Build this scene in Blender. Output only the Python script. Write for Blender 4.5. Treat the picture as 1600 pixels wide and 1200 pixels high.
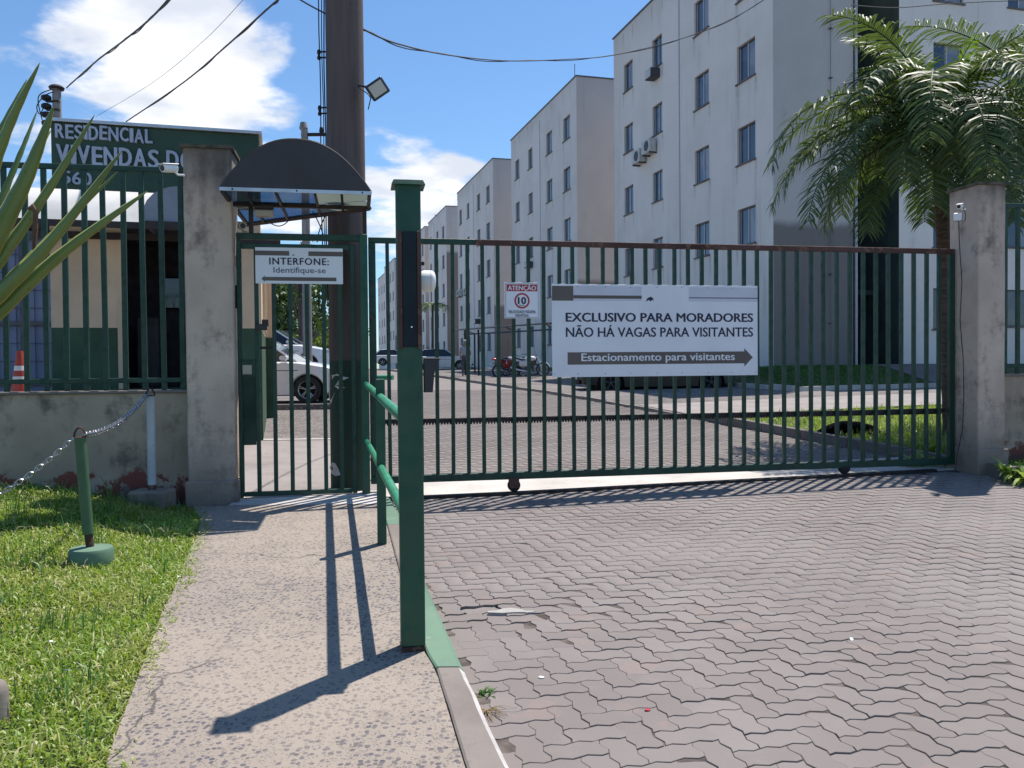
import bpy, bmesh, math, random
import numpy as np
from mathutils import Vector, Matrix, Euler, noise as mnoise
R = math.radians
random.seed(7); rng = np.random.default_rng(7)
scene = bpy.context.scene
for o in list(bpy.data.objects): bpy.data.objects.remove(o)
COL = scene.collection

# ------------------------------------------------------------------ camera, sky, sun, exposure
EYE = Vector((0, 0, 1.5)); FPX = 1300.0
cam_d = bpy.data.cameras.new('camera'); cam = bpy.data.objects.new('camera', cam_d); COL.objects.link(cam)
CAMM = Euler((R(90 - 1.15), 0, 0)).to_matrix() @ Matrix.Rotation(R(-0.5), 3, 'Z')
cam.matrix_world = Matrix.Translation(EYE) @ CAMM.to_4x4()
cam_d.sensor_width = 36; cam_d.lens = 36 * FPX / 1600.0
cam_d.clip_start = 0.05; cam_d.clip_end = 3000
scene.camera = cam
scene.render.resolution_x = 1024; scene.render.resolution_y = 768

SUN_AZ, SUN_EL = R(36.5), R(65.8)       # azimuth from +Y towards +X
world = bpy.data.worlds.new('World'); scene.world = world; world.use_nodes = True
wn = world.node_tree.nodes; wl = world.node_tree.links; wn.clear()
wout = wn.new('ShaderNodeOutputWorld'); wbg = wn.new('ShaderNodeBackground'); wbg.inputs['Strength'].default_value = 0.105
sky = wn.new('ShaderNodeTexSky'); sky.sky_type = 'NISHITA'; sky.sun_disc = False
sky.sun_elevation = SUN_EL; sky.sun_rotation = SUN_AZ; sky.altitude = 0; sky.air_density = 1.0; sky.dust_density = 0.3; sky.ozone_density = 2.0
def wmath(op, a, b=None, c=None):
    n = wn.new('ShaderNodeMath'); n.operation = op
    for i, v in enumerate((a, b, c)):
        if v is None: continue
        if isinstance(v, (int, float)): n.inputs[i].default_value = v
        else: wl.new(v, n.inputs[i])
    return n.outputs[0]
tc = wn.new('ShaderNodeTexCoord'); sep = wn.new('ShaderNodeSeparateXYZ'); wl.new(tc.outputs['Generated'], sep.inputs[0])
zc = wmath('ADD', wmath('MAXIMUM', sep.outputs['Z'], 0.0), 0.12)
cx = wmath('DIVIDE', sep.outputs['X'], zc); cy = wmath('DIVIDE', sep.outputs['Y'], zc)
cmb = wn.new('ShaderNodeCombineXYZ'); wl.new(cx, cmb.inputs[0]); wl.new(cy, cmb.inputs[1])
cno = wn.new('ShaderNodeTexNoise'); cno.inputs['Scale'].default_value = 3.4; cno.inputs['Detail'].default_value = 12; cno.inputs['Roughness'].default_value = 0.56
cno.inputs['Distortion'].default_value = 0.15
wl.new(cmb.outputs[0], cno.inputs['Vector'])
cov = cno.outputs['Fac']
def ray_dir(px, py):
    v = CAMM @ Vector(((px - 800) / FPX, (600 - py) / FPX, -1.0)); return v.normalized()
# banks of cloud, each round a direction of the sky: (direction, tightness, amount)
for px, py, tight, amt in [(230, 40, 130, .30), (330, 20, 160, .24), (130, 20, 260, .15), (250, 165, 300, .24), (350, 165, 420, .22), (20, 240, 160, .28), (690, 290, 420, .30), (740, 265, 700, .24), (600, 300, 250, .22), (620, 218, 3000, .20),
                           (640, 380, 110, .12), (430, 360, 160, .18), (940, 5, 900, .2), (450, 60, 900, .12), (430, 200, 500, .16), (650, 100, 90, -.16), (480, 90, 220, -.10), (850, 110, 200, -.16), (40, 110, 250, -.14)]:
    d = ray_dir(px, py)
    vm = wn.new('ShaderNodeVectorMath'); vm.operation = 'DOT_PRODUCT'; wl.new(tc.outputs['Generated'], vm.inputs[0]); vm.inputs[1].default_value = d
    e = wmath('POWER', wmath('MAXIMUM', vm.outputs['Value'], 0.0), float(tight))
    cov = wmath('ADD', cov, wmath('MULTIPLY', e, amt * (.66 if amt > 0 else 1.1)))
mr = wn.new('ShaderNodeMapRange'); mr.interpolation_type = 'SMOOTHSTEP'
mr.inputs['From Min'].default_value = 0.61; mr.inputs['From Max'].default_value = 0.82
wl.new(cov, mr.inputs['Value'])
mixc = wn.new('ShaderNodeMixRGB'); wl.new(mr.outputs[0], mixc.inputs['Fac'])
gain = wn.new('ShaderNodeMixRGB'); gain.blend_type = 'MULTIPLY'; gain.inputs['Fac'].default_value = 1; gain.inputs['Color2'].default_value = (.78, 1.0, 1.17, 1)
wl.new(sky.outputs[0], gain.inputs['Color1'])
wl.new(gain.outputs[0], mixc.inputs['Color1']); 
cn2_ = wn.new('ShaderNodeTexNoise'); cn2_.inputs['Scale'].default_value = 3.1; cn2_.inputs['Detail'].default_value = 7; wl.new(cmb.outputs[0], cn2_.inputs['Vector'])
cr2 = wn.new('ShaderNodeMapRange'); cr2.interpolation_type = 'SMOOTHSTEP'; cr2.inputs['From Min'].default_value = .38; cr2.inputs['From Max'].default_value = .62; wl.new(cn2_.outputs['Fac'], cr2.inputs['Value'])
cmx = wn.new('ShaderNodeMixRGB'); wl.new(cr2.outputs[0], cmx.inputs['Fac']); cmx.inputs['Color1'].default_value = (5.6, 6.0, 6.8, 1); cmx.inputs['Color2'].default_value = (8.2, 8.3, 8.6, 1); wl.new(cmx.outputs[0], mixc.inputs['Color2'])
wl.new(mixc.outputs[0], wbg.inputs['Color']); wl.new(wbg.outputs[0], wout.inputs['Surface'])

sun_d = bpy.data.lights.new('sun', 'SUN'); sun_d.energy = 5.0; sun_d.angle = R(0.53); sun_d.color = (1.0, 0.94, 0.87)
sun = bpy.data.objects.new('sun', sun_d); COL.objects.link(sun)
SUNV = Vector((math.sin(SUN_AZ) * math.cos(SUN_EL), math.cos(SUN_AZ) * math.cos(SUN_EL), math.sin(SUN_EL)))
sun.rotation_euler = SUNV.to_track_quat('Z', 'Y').to_euler(); sun.location = (0, 0, 30)
vs = scene.view_settings; vs.view_transform = 'Standard'; vs.look = 'None'; vs.gamma = 1; vs.use_curve_mapping = False
vs.exposure = 0.38
try: scene.cycles.max_bounces = 8; scene.cycles.transparent_max_bounces = 12
except Exception: pass

# ------------------------------------------------------------------ ground shape and pixel rays
GY = [-60, 0, 8.3, 14, 20, 24, 39, 60, 400]; GZ = [-.6, 0, .2, .42, .64, .76, 1.08, 1.42, 1.5]
def ground(x, y): return float(np.interp(y, GY, GZ)) + .01 * max(0.0, min(8.0, x))
def ray(px, py): return CAMM @ Vector(((px - 800) / FPX, (600 - py) / FPX, -1.0))
def P(px, py, Y):
    r = ray(px, py); return EYE + r * (Y / r.y)
def G(px, py, dz=0.0, f=None):
    f = f or ground; r = ray(px, py); r = r / r.y; t = .8; prev = None
    while t < 300:
        p = EYE + r * t
        if p.z <= f(p.x, p.y) + dz: return p
        t += .01 if t < 20 else .1
    return EYE + r * 300
class Frame:
    def __init__(s, x, y, deg):
        s.o = Vector((x, y, 0)); s.a = R(deg); s.u = Vector((math.cos(s.a), math.sin(s.a), 0)); s.v = Vector((-math.sin(s.a), math.cos(s.a), 0))
    def w(s, a, b, z=0.0): return s.o + s.u * a + s.v * b + Vector((0, 0, z))
    def loc(s, p): d = Vector((p[0], p[1], 0)) - s.o; return d.dot(s.u), d.dot(s.v)
    def hit(s, px, py, t=0.0):                      # ray with the plane v = t  ->  (u, z)
        r = ray(px, py); k = (s.o + s.v * t - EYE).dot(s.v) / r.dot(s.v); p = EYE + r * k; return s.loc(p)[0], p.z
    def hitx(s, px, py, a=0.0):                     # ray with the plane u = a  ->  (v, z)
        r = ray(px, py); k = (s.o + s.u * a - EYE).dot(s.u) / r.dot(s.u); p = EYE + r * k; return s.loc(p)[1], p.z
    def g(s, a, b, dz=0.0): p = s.w(a, b); return ground(p.x, p.y) + dz
GA = Frame(-2.63, 7.94, 10.63)      # line of the gate
GU = Frame(-3.87, 12.9, 15.6)       # guard house corner
BL = Frame(8.18, 26.0, 15.6)        # near corner of the first block

# ------------------------------------------------------------------ object helpers
def tag(o, label=None, cat=None, group=None, kind=None):
    if label: o['label'] = label
    if cat: o['category'] = cat
    if group: o['group'] = group
    if kind: o['kind'] = kind
    return o
def thing(name, label, cat, loc=(0, 0, 0), deg=0.0, group=None, frame=None):
    o = bpy.data.objects.new(name, None); o.empty_display_size = .1; COL.objects.link(o)
    if frame: deg = math.degrees(frame.a)
    o.location = loc; o.rotation_euler = (0, 0, R(deg)); tag(o, label, cat, group); return o
def copy_tree(o, parent=None):
    c = o.copy(); COL.objects.link(c); c.parent = parent
    for ch in KIDS.get(o.name, []): n = copy_tree(ch, c); KIDS.setdefault(c.name, []).append(n)
    return c
KIDS = {}
class MB:
    def __init__(s): s.v = []; s.f = []; s.m = []; s.mi = 0
    def add(s, vs_, fs, mi=None):
        b = len(s.v); s.v += [tuple(p) for p in vs_]; s.f += [tuple(b + i for i in f) for f in fs]; s.m += [s.mi if mi is None else mi] * len(fs)
        return s
    def box(s, x0, x1, y0, y1, z0, z1, bev=0.0, mi=None):
        if bev > 0:
            b = min(bev, abs(x1 - x0) * .45, abs(y1 - y0) * .45, abs(z1 - z0) * .45); vs_ = []; idx = {}
            for i, (X, sx) in enumerate(((x0, 1), (x1, -1))):
                for j, (Y, sy) in enumerate(((y0, 1), (y1, -1))):
                    for k, (Z, sz) in enumerate(((z0, 1), (z1, -1))):
                        for ax in range(3):
                            p = [X + sx * b, Y + sy * b, Z + sz * b]; p[ax] = (X, Y, Z)[ax]; idx[i, j, k, ax] = len(vs_); vs_.append(p)
            I = idx; fs = []
            for i in (0, 1): q = [I[i, 0, 0, 0], I[i, 1, 0, 0], I[i, 1, 1, 0], I[i, 0, 1, 0]]; fs.append(q[::-1] if i == 0 else q)
            for j in (0, 1): q = [I[0, j, 0, 1], I[1, j, 0, 1], I[1, j, 1, 1], I[0, j, 1, 1]]; fs.append(q if j == 0 else q[::-1])
            for k in (0, 1): q = [I[0, 0, k, 2], I[1, 0, k, 2], I[1, 1, k, 2], I[0, 1, k, 2]]; fs.append(q[::-1] if k == 0 else q)
            for i in (0, 1):
                for j in (0, 1): fs.append([I[i, j, 0, 0], I[i, j, 0, 1], I[i, j, 1, 1], I[i, j, 1, 0]])
                for k in (0, 1): fs.append([I[i, 0, k, 0], I[i, 0, k, 2], I[i, 1, k, 2], I[i, 1, k, 0]])
            for j in (0, 1):
                for k in (0, 1): fs.append([I[0, j, k, 1], I[0, j, k, 2], I[1, j, k, 2], I[1, j, k, 1]])
            for i in (0, 1):
                for j in (0, 1):
                    for k in (0, 1): fs.append([I[i, j, k, 0], I[i, j, k, 1], I[i, j, k, 2]])
            return s.add(vs_, fs, mi)
        return s.add([(x0, y0, z0), (x1, y0, z0), (x1, y1, z0), (x0, y1, z0), (x0, y0, z1), (x1, y0, z1), (x1, y1, z1), (x0, y1, z1)],
                     [(3, 2, 1, 0), (4, 5, 6, 7), (0, 1, 5, 4), (1, 2, 6, 5), (2, 3, 7, 6), (3, 0, 4, 7)], mi)
    def quad(s, a, b, c, d, mi=None): return s.add([a, b, c, d], [(0, 1, 2, 3)], mi)
    def tube(s, pts, rad, n=8, caps=True, flat=1.0, mi=None, closed=False):
        pts = [Vector(p) for p in pts]; N = len(pts); rad = rad if isinstance(rad, (list, tuple)) else [rad] * N
        b = len(s.v); up = Vector((0, 0, 1)); prevx = None; vs_ = []
        for i, p in enumerate(pts):
            if closed: t = (pts[(i + 1) % N] - pts[i - 1]).normalized()
            else: t = (pts[min(i + 1, N - 1)] - pts[max(i - 1, 0)]).normalized()
            if prevx is None:
                x = t.cross(up);  x = x if x.length > .05 else t.cross(Vector((0, 1, 0)))
            else: x = prevx - t * prevx.dot(t)
            x.normalize(); prevx = x; y = x.cross(t).normalized()
            for k in range(n):
                a = 2 * math.pi * k / n; vs_.append(p + x * math.cos(a) * rad[i] + y * math.sin(a) * rad[i] * flat)
        fs = []
        for i in range(N if closed else N - 1):
            j = (i + 1) % N
            for k in range(n): fs.append((i * n + k, i * n + (k + 1) % n, j * n + (k + 1) % n, j * n + k))
        if caps and not closed: fs.append(tuple(range(n))[::-1]); fs.append(tuple((N - 1) * n + k for k in range(n)))
        return s.add(vs_, fs, mi)
    def lathe(s, prof, n=20, c=(0, 0, 0), axis='z', mi=None, cap=True):
        vs_ = []; c = Vector(c)
        for r_, h in prof:
            for k in range(n):
                a = 2 * math.pi * k / n; q = (r_ * math.cos(a), r_ * math.sin(a), h)
                if axis == 'x': q = (h, r_ * math.cos(a), r_ * math.sin(a))
                if axis == 'y': q = (r_ * math.cos(a), h, r_ * math.sin(a))
                vs_.append(c + Vector(q))
        fs = [(i * n + k, i * n + (k + 1) % n, (i + 1) * n + (k + 1) % n, (i + 1) * n + k) for i in range(len(prof) - 1) for k in range(n)]
        if cap: fs += [tuple(range(n))[::-1], tuple((len(prof) - 1) * n + k for k in range(n))]
        return s.add(vs_, fs, mi)
    def prism(s, poly, y0, y1, plane='xz', mi=None):
        n = len(poly)
        f = (lambda a, b, t: (a, t, b)) if plane == 'xz' else ((lambda a, b, t: (a, b, t)) if plane == 'xy' else (lambda a, b, t: (t, a, b)))
        vs_ = [f(a, b, y0) for a, b in poly] + [f(a, b, y1) for a, b in poly]
        return s.add(vs_, [tuple(range(n)), tuple(range(n, 2 * n))[::-1]] + [(i, n + i, n + (i + 1) % n, (i + 1) % n) for i in range(n)], mi)
    def xf(s, M, start=0):
        for i in range(start, len(s.v)): s.v[i] = tuple(M @ Vector(s.v[i]))
        return s
    def mesh(s, name, mats, smooth=False, fixn=True):
        me = bpy.data.meshes.new(name); me.from_pydata(s.v, [], s.f)
        mats = mats if isinstance(mats, (list, tuple)) else [mats]
        for m in mats: me.materials.append(m)
        if len(mats) > 1: me.polygons.foreach_set('material_index', s.m)
        if fixn:
            bm = bmesh.new(); bm.from_mesh(me); bmesh.ops.recalc_face_normals(bm, faces=bm.faces); bm.to_mesh(me); bm.free()
        if smooth:
            me.polygons.foreach_set('use_smooth', [True] * len(me.polygons))
            try: me.set_sharp_from_angle(angle=R(42))
            except Exception: pass
        me.update(); return me
    def build(s, name, mats, parent=None, smooth=False, fixn=True, loc=None, rot=None):
        return put(name, s.mesh(name, mats, smooth, fixn), parent, loc, rot)
def put(name, me, parent=None, loc=None, rot=None):
    o = bpy.data.objects.new(name, me); COL.objects.link(o)
    if parent: o.parent = parent; KIDS.setdefault(parent.name, []).append(o)
    if loc is not None: o.location = loc
    if rot is not None: o.rotation_euler = rot
    return o
def npmesh(name, V, F, mat, attr=None, smooth=False):
    me = bpy.data.meshes.new(name); V = np.asarray(V, np.float32); F = np.asarray(F, np.int32); k = F.shape[1]
    me.vertices.add(len(V)); me.vertices.foreach_set('co', V.ravel()); me.loops.add(F.size); me.loops.foreach_set('vertex_index', F.ravel())
    me.polygons.add(len(F)); me.polygons.foreach_set('loop_start', np.arange(0, F.size, k, dtype=np.int32)); me.polygons.foreach_set('loop_total', np.full(len(F), k, np.int32))
    if attr is not None: a = me.attributes.new('rnd', 'FLOAT', 'POINT'); a.data.foreach_set('value', np.asarray(attr, np.float32))
    if smooth: me.polygons.foreach_set('use_smooth', [True] * len(F))
    me.materials.append(mat); me.update(calc_edges=True); me.validate(); return me

# ------------------------------------------------------------------ materials
class NT:
    def __init__(s, name):
        s.mat = bpy.data.materials.new(name); s.mat.use_nodes = True; s.n = s.mat.node_tree.nodes; s.l = s.mat.node_tree.links
        s.b = s.n['Principled BSDF']; s.tc = s.n.new('ShaderNodeTexCoord')
    def co(s, kind='Object', scale=(1, 1, 1), off=None):
        m = s.n.new('ShaderNodeMapping'); m.inputs['Scale'].default_value = scale
        src = s.tc.outputs[kind] if kind != 'World' else s.n.new('ShaderNodeNewGeometry').outputs['Position']
        if off is not None:
            oi = s.n.new('ShaderNodeObjectInfo'); ad = s.n.new('ShaderNodeVectorMath'); ad.operation = 'MULTIPLY_ADD'
            s.l.new(oi.outputs['Random'], ad.inputs[0]); ad.inputs[1].default_value = (off, off * .7, off * .3); s.l.new(src, ad.inputs[2]); src = ad.outputs[0]
        s.l.new(src, m.inputs[0]); return m.outputs[0]
    def noise(s, co, scale, detail=4, rough=.55, dist=0.0):
        n = s.n.new('ShaderNodeTexNoise'); n.inputs['Scale'].default_value = scale; n.inputs['Detail'].default_value = detail; n.inputs['Roughness'].default_value = rough
        n.inputs['Distortion'].default_value = dist; s.l.new(co, n.inputs['Vector']); return n.outputs['Fac']
    def vor(s, co, scale, feat='F1', out='Distance', rnd=1.0):
        n = s.n.new('ShaderNodeTexVoronoi'); n.feature = feat; n.inputs['Scale'].default_value = scale; n.inputs['Randomness'].default_value = rnd; s.l.new(co, n.inputs['Vector']); return n.outputs[out]
    def ramp(s, f, lo, hi, a=0.0, b=1.0, smooth=True):
        n = s.n.new('ShaderNodeMapRange'); n.interpolation_type = 'SMOOTHSTEP' if smooth else 'LINEAR'
        for k, v in zip(('From Min', 'From Max', 'To Min', 'To Max'), (lo, hi, a, b)): n.inputs[k].default_value = v
        s.l.new(f, n.inputs['Value']); return n.outputs[0]
    def mix(s, f, a, b, mode='MIX'):
        n = s.n.new('ShaderNodeMixRGB'); n.blend_type = mode
        for k, v in (('Fac', f), ('Color1', a), ('Color2', b)):
            if isinstance(v, (int, float)): n.inputs[k].default_value = v if k == 'Fac' else (v, v, v, 1)
            elif isinstance(v, (tuple, list)): n.inputs[k].default_value = (*v, 1) if len(v) == 3 else v
            else: s.l.new(v, n.inputs[k])
        return n.outputs[0]
    def mth(s, op, a, b=None):
        n = s.n.new('ShaderNodeMath'); n.operation = op
        for i, v in enumerate((a, b)):
            if v is None: continue
            if isinstance(v, (int, float)): n.inputs[i].default_value = v
            else: s.l.new(v, n.inputs[i])
        return n.outputs[0]
    def xyz(s, co):
        n = s.n.new('ShaderNodeSeparateXYZ'); s.l.new(co, n.inputs[0]); return n.outputs
    def rand(s): return s.n.new('ShaderNodeObjectInfo').outputs['Random']
    def attr(s, name='rnd'):
        n = s.n.new('ShaderNodeAttribute'); n.attribute_name = name; return n.outputs['Fac']
    def set(s, col=None, rough=None, metal=None, **kw):
        for k, v in (('Base Color', col), ('Roughness', rough), ('Metallic', metal), *kw.items()):
            if v is None: continue
            k = k.replace('_', ' ')
            if isinstance(v, (int, float)): s.b.inputs[k].default_value = v
            elif isinstance(v, (tuple, list)): s.b.inputs[k].default_value = (*v, 1) if len(v) == 3 else v
            else: s.l.new(v, s.b.inputs[k])
        return s
    def bump(s, h, strength=.5, dist=.01):
        n = s.n.new('ShaderNodeBump'); n.inputs['Strength'].default_value = strength; n.inputs['Distance'].default_value = dist; s.l.new(h, n.inputs['Height'])
        s.l.new(n.outputs[0], s.b.inputs['Normal']); return s
def simple(name, c, rough=.6, metal=0.0, var=.18, scale=6, bump=.0, bscale=60, coat=0.0, c2=None, spec=None):
    t = NT(name); co = t.co('Object', off=20); f = t.noise(co, scale, 5)
    c2 = c2 or tuple(x * (1 - var * 2) for x in c)
    t.set(col=t.mix(t.ramp(f, .32, .7), c, c2), rough=t.ramp(f, .2, .8, max(0.0, rough - .06), min(1.0, rough + .08)), metal=metal)
    if coat: t.set(Coat_Weight=coat, Coat_Roughness=.08)
    if spec is not None: t.b.inputs['Specular IOR Level'].default_value = spec
    if bump: t.bump(t.noise(co, bscale, 4), bump, .004)
    return t.mat
def chipped(name, c, chip, amount=.62, rough=.45, scale=9, c2=None):
    t = NT(name); co = t.co('Object', off=15); f = t.noise(co, scale, 8, .65); g = t.noise(co, 1.7, 3); v = t.noise(co, 40, 3)
    base = t.mix(t.ramp(g, .35, .7), c, c2 or tuple(x * .72 for x in c)); m = t.ramp(f, amount, amount + .025)
    t.set(col=t.mix(m, base, chip), rough=t.ramp(f, .4, .7, rough, rough + .3)); t.bump(t.mix(.5, m, v), .15, .002); return t.mat

M = {}
M['green'] = chipped('green_gate_paint', (.008, .050, .029), (.13, .12, .10), .70, .42, 14)
M['green_post'] = chipped('green_post_paint', (.008, .078, .042), (.09, .04, .03), .72, .38, 9, (.007, .062, .034))
M['green_rail'] = chipped('pale_green_rail_paint', (.045, .28, .155), (.16, .12, .09), .73, .3, 12, (.035, .23, .12))
M['rust'] = chipped('rusty_brown_steel', (.095, .045, .034), (.16, .09, .062), .55, .7, 7, (.05, .02, .015))
M['rustdark'] = chipped('dark_greasy_steel', (.018, .013, .013), (.07, .035, .025), .60, .6, 10)
M['green_dark'] = chipped('dark_green_wall_paint', (.012, .040, .024), (.05, .06, .05), .72, .55, 4)
M['white_paint'] = chipped('white_post_paint', (.50, .53, .55), (.12, .07, .05), .66, .5, 16)
M['white_plastic'] = simple('white_plastic', (.84, .84, .82), .35, var=.04)
M['beige_plastic'] = simple('beige_plastic', (.42, .38, .30), .45, var=.06)
M['black_plastic'] = simple('black_plastic', (.015, .016, .02), .4, var=.1)
M['dark_panel'] = simple('dark_blue_glass_panel', (.007, .018, .024), .45, var=.1, spec=.25)
M['alu'] = simple('aluminium', (.55, .56, .58), .38, metal=.8, var=.08)
M['steel'] = simple('galvanised_chain', (.48, .48, .5), .35, metal=.9, var=.15, scale=30)
M['rope'] = simple('cable_black', (.012, .012, .014), .6, var=.1)
M['navy'] = simple('navy_print', (.012, .014, .045), .5, var=.02)
M['greytext'] = simple('grey_print', (.07, .08, .12), .5, var=.02)
M['brownprint'] = simple('brown_print', (.125, .10, .085), .5, var=.05, scale=2)
M['signwhite'] = simple('white_sign_vinyl', (.78, .79, .82), .42, var=.035, scale=2.5)
M['signlilac'] = simple('pale_sign_print', (.62, .62, .68), .45, var=.05, scale=3)
M['signred'] = simple('red_sign_print', (.42, .02, .04), .45, var=.05)
M['terracotta'] = simple('cone_orange', (.40, .05, .025), .5, var=.12)
M['cone_white'] = simple('cone_white_band', (.72, .70, .66), .5, var=.1)
M['tyre'] = simple('tyre_rubber', (.02, .02, .021), .8, var=.1, bump=.2)
M['rim'] = simple('alloy_rim', (.55, .56, .58), .3, metal=.8, var=.05)
M['chrome'] = simple('chrome', (.65, .65, .67), .18, metal=1, var=.04)
M['well'] = simple('wheel_well', (.008, .008, .009), .9, var=.05)
M['carglass'] = simple('tinted_car_glass', (.012, .016, .02), .06, var=.05, coat=.6)
M['lampglass'] = simple('headlight_glass', (.6, .62, .64), .12, var=.05, coat=.8)
M['redlamp'] = simple('tail_light', (.35, .01, .01), .15, var=.05, coat=.8)
for nm, c in (('car_white', (.75, .76, .77)), ('car_silver', (.42, .43, .45)), ('car_grey', (.68, .70, .72)), ('car_black', (.012, .012, .015)), ('car_teal', (.01, .09, .10)), ('bike_red', (.42, .012, .015)), ('bike_white', (.62, .63, .65)), ('bike_black', (.02, .02, .024))):
    M[nm] = simple(nm + '_paint', c, .3, metal=.0 if nm in ('car_white', 'bike_white', 'car_black', 'car_grey') else .35, var=.04, coat=.2 if nm == 'car_black' else .9, spec=.25 if nm == 'car_black' else None)
M['skin'] = simple('skin', (.30, .17, .11), .55, var=.06)
M['shirt'] = simple('grey_shirt_cloth', (.34, .35, .38), .9, var=.12, scale=12)
M['trousers'] = simple('dark_grey_trousers_cloth', (.085, .085, .10), .9, var=.12, scale=12)
M['fur'] = simple('black_dog_fur', (.004, .0035, .004), .95, var=.2, scale=30, bump=.5, spec=.1)
M['window_frame'] = simple('window_frame_aluminium', (.10, .10, .11), .45, metal=.3, var=.1)
M['mullion'] = simple('pale_window_sash', (.42, .43, .46), .4, var=.06)
M['sill'] = simple('window_sill_stone', (.16, .14, .14), .7, var=.2, scale=4)
M['ac'] = simple('air_conditioner_shell', (.55, .55, .53), .5, var=.1)
M['ac_dark'] = simple('air_conditioner_grille', (.06, .06, .065), .6, var=.1)
M['lampface'] = simple('floodlight_lens', (.52, .53, .47), .25, var=.04)
M['lamp_body'] = simple('floodlight_housing', (.03, .035, .04), .45, var=.1)
M['greenroom'] = simple('dim_room_wall', (.10, .10, .12), .8)
M['poster'] = simple('torn_white_paper', (.62, .60, .58), .85, var=.2, scale=12)
M['grille'] = simple('white_window_bars', (.5, .52, .55), .5)
M['dirt'] = simple('bare_soil', (.085, .09, .035), .95, var=.25, scale=5, bump=.6, bscale=25, c2=(.045, .06, .02))
M['moss'] = simple('mossy_cap_concrete', (.14, .11, .085), .9, var=.3, scale=8, bump=.5, bscale=30, c2=(.035, .04, .02))

def glass_window():
    t = NT('window_pane_glass'); co = t.co('Object', off=30); f = t.noise(co, 1.2, 3); r = t.rand()
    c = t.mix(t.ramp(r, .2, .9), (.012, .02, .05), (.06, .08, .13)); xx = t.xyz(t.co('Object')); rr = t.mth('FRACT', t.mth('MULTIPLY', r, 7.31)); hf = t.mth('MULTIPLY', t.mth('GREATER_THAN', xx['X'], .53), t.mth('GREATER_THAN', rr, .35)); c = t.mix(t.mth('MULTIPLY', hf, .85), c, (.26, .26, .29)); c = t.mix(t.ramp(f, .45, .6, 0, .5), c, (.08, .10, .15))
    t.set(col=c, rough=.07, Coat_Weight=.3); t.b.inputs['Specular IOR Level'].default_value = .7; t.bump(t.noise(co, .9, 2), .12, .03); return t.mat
M['pane'] = glass_window()

def facade(name, c, stain, zlo=None, streaks=False):
    t = NT(name); co = t.co('Object'); st = t.co('Object', (1.6, 1.6, .16)); x = t.xyz(co)
    f = t.noise(co, .35, 5, .6); g = t.noise(st, 1.0, 6, .65); h = t.noise(co, 7, 5, .7)
    col = t.mix(t.ramp(f, .35, .7, 0, .55), c, tuple(v * .80 for v in c)); col = t.mix(t.ramp(g, .52, .8, 0, .55), col, stain)
    col = t.mix(t.ramp(h, .5, .8, 0, .18), col, tuple(v * .6 for v in c))
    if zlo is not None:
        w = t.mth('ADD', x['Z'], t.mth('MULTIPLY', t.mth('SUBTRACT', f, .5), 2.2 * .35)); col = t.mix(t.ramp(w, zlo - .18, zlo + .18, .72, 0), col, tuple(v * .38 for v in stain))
    top = t.mth('SUBTRACT', x['Z'], t.mth('MULTIPLY', g, 2.2)); col = t.mix(t.ramp(top, 12.6, 14.4, 0, .35), col, tuple(v * .62 for v in c))
    if streaks:                                                        # rain streaks running down from the sill ends
        zz = t.mth('FRACT', t.mth('DIVIDE', t.mth('SUBTRACT', x['Z'], .2 - .2 - 1.22 - .05), 2.7)); below = t.mth('SUBTRACT', 1.0, zz); ms = None
        for e_ in (.97, 2.13, 3.97, 5.08, 7.72, 8.68, 10.57, 11.58):
            a_ = t.mth('ABSOLUTE', t.mth('SUBTRACT', t.mth('ADD', x['Y'], t.mth('MULTIPLY', t.mth('SUBTRACT', g, .5), .18)), e_)); m_ = t.ramp(a_, .02, .11, 1, 0); ms = m_ if ms is None else t.mth('MAXIMUM', ms, m_)
        ms = t.mth('MULTIPLY', ms, t.mth('MULTIPLY', t.ramp(below, .0, .34, 1, 0), t.ramp(h, .38, .6, .25, .8))); col = t.mix(t.mth('MULTIPLY', ms, .55), col, (.20, .165, .145))
        pt_ = t.ramp(t.noise(co, .23, 2), .56, .575, 0, .16); col = t.mix(pt_, col, (.86, .82, .80))
    t.set(col=col, rough=.9); t.bump(t.noise(co, 28, 6, .7), .35, .01); return t.mat
M['facade'] = facade('white_facade_render', (.76, .71, .66), (.34, .30, .27), streaks=True)
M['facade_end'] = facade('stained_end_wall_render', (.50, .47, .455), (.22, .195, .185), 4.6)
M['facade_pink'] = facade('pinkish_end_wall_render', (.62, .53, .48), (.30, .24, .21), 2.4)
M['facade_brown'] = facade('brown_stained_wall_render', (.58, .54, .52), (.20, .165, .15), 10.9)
M['recess'] = simple('dark_green_stairwell_paint', (.030, .055, .050), .8, var=.2, scale=1.2)

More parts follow.
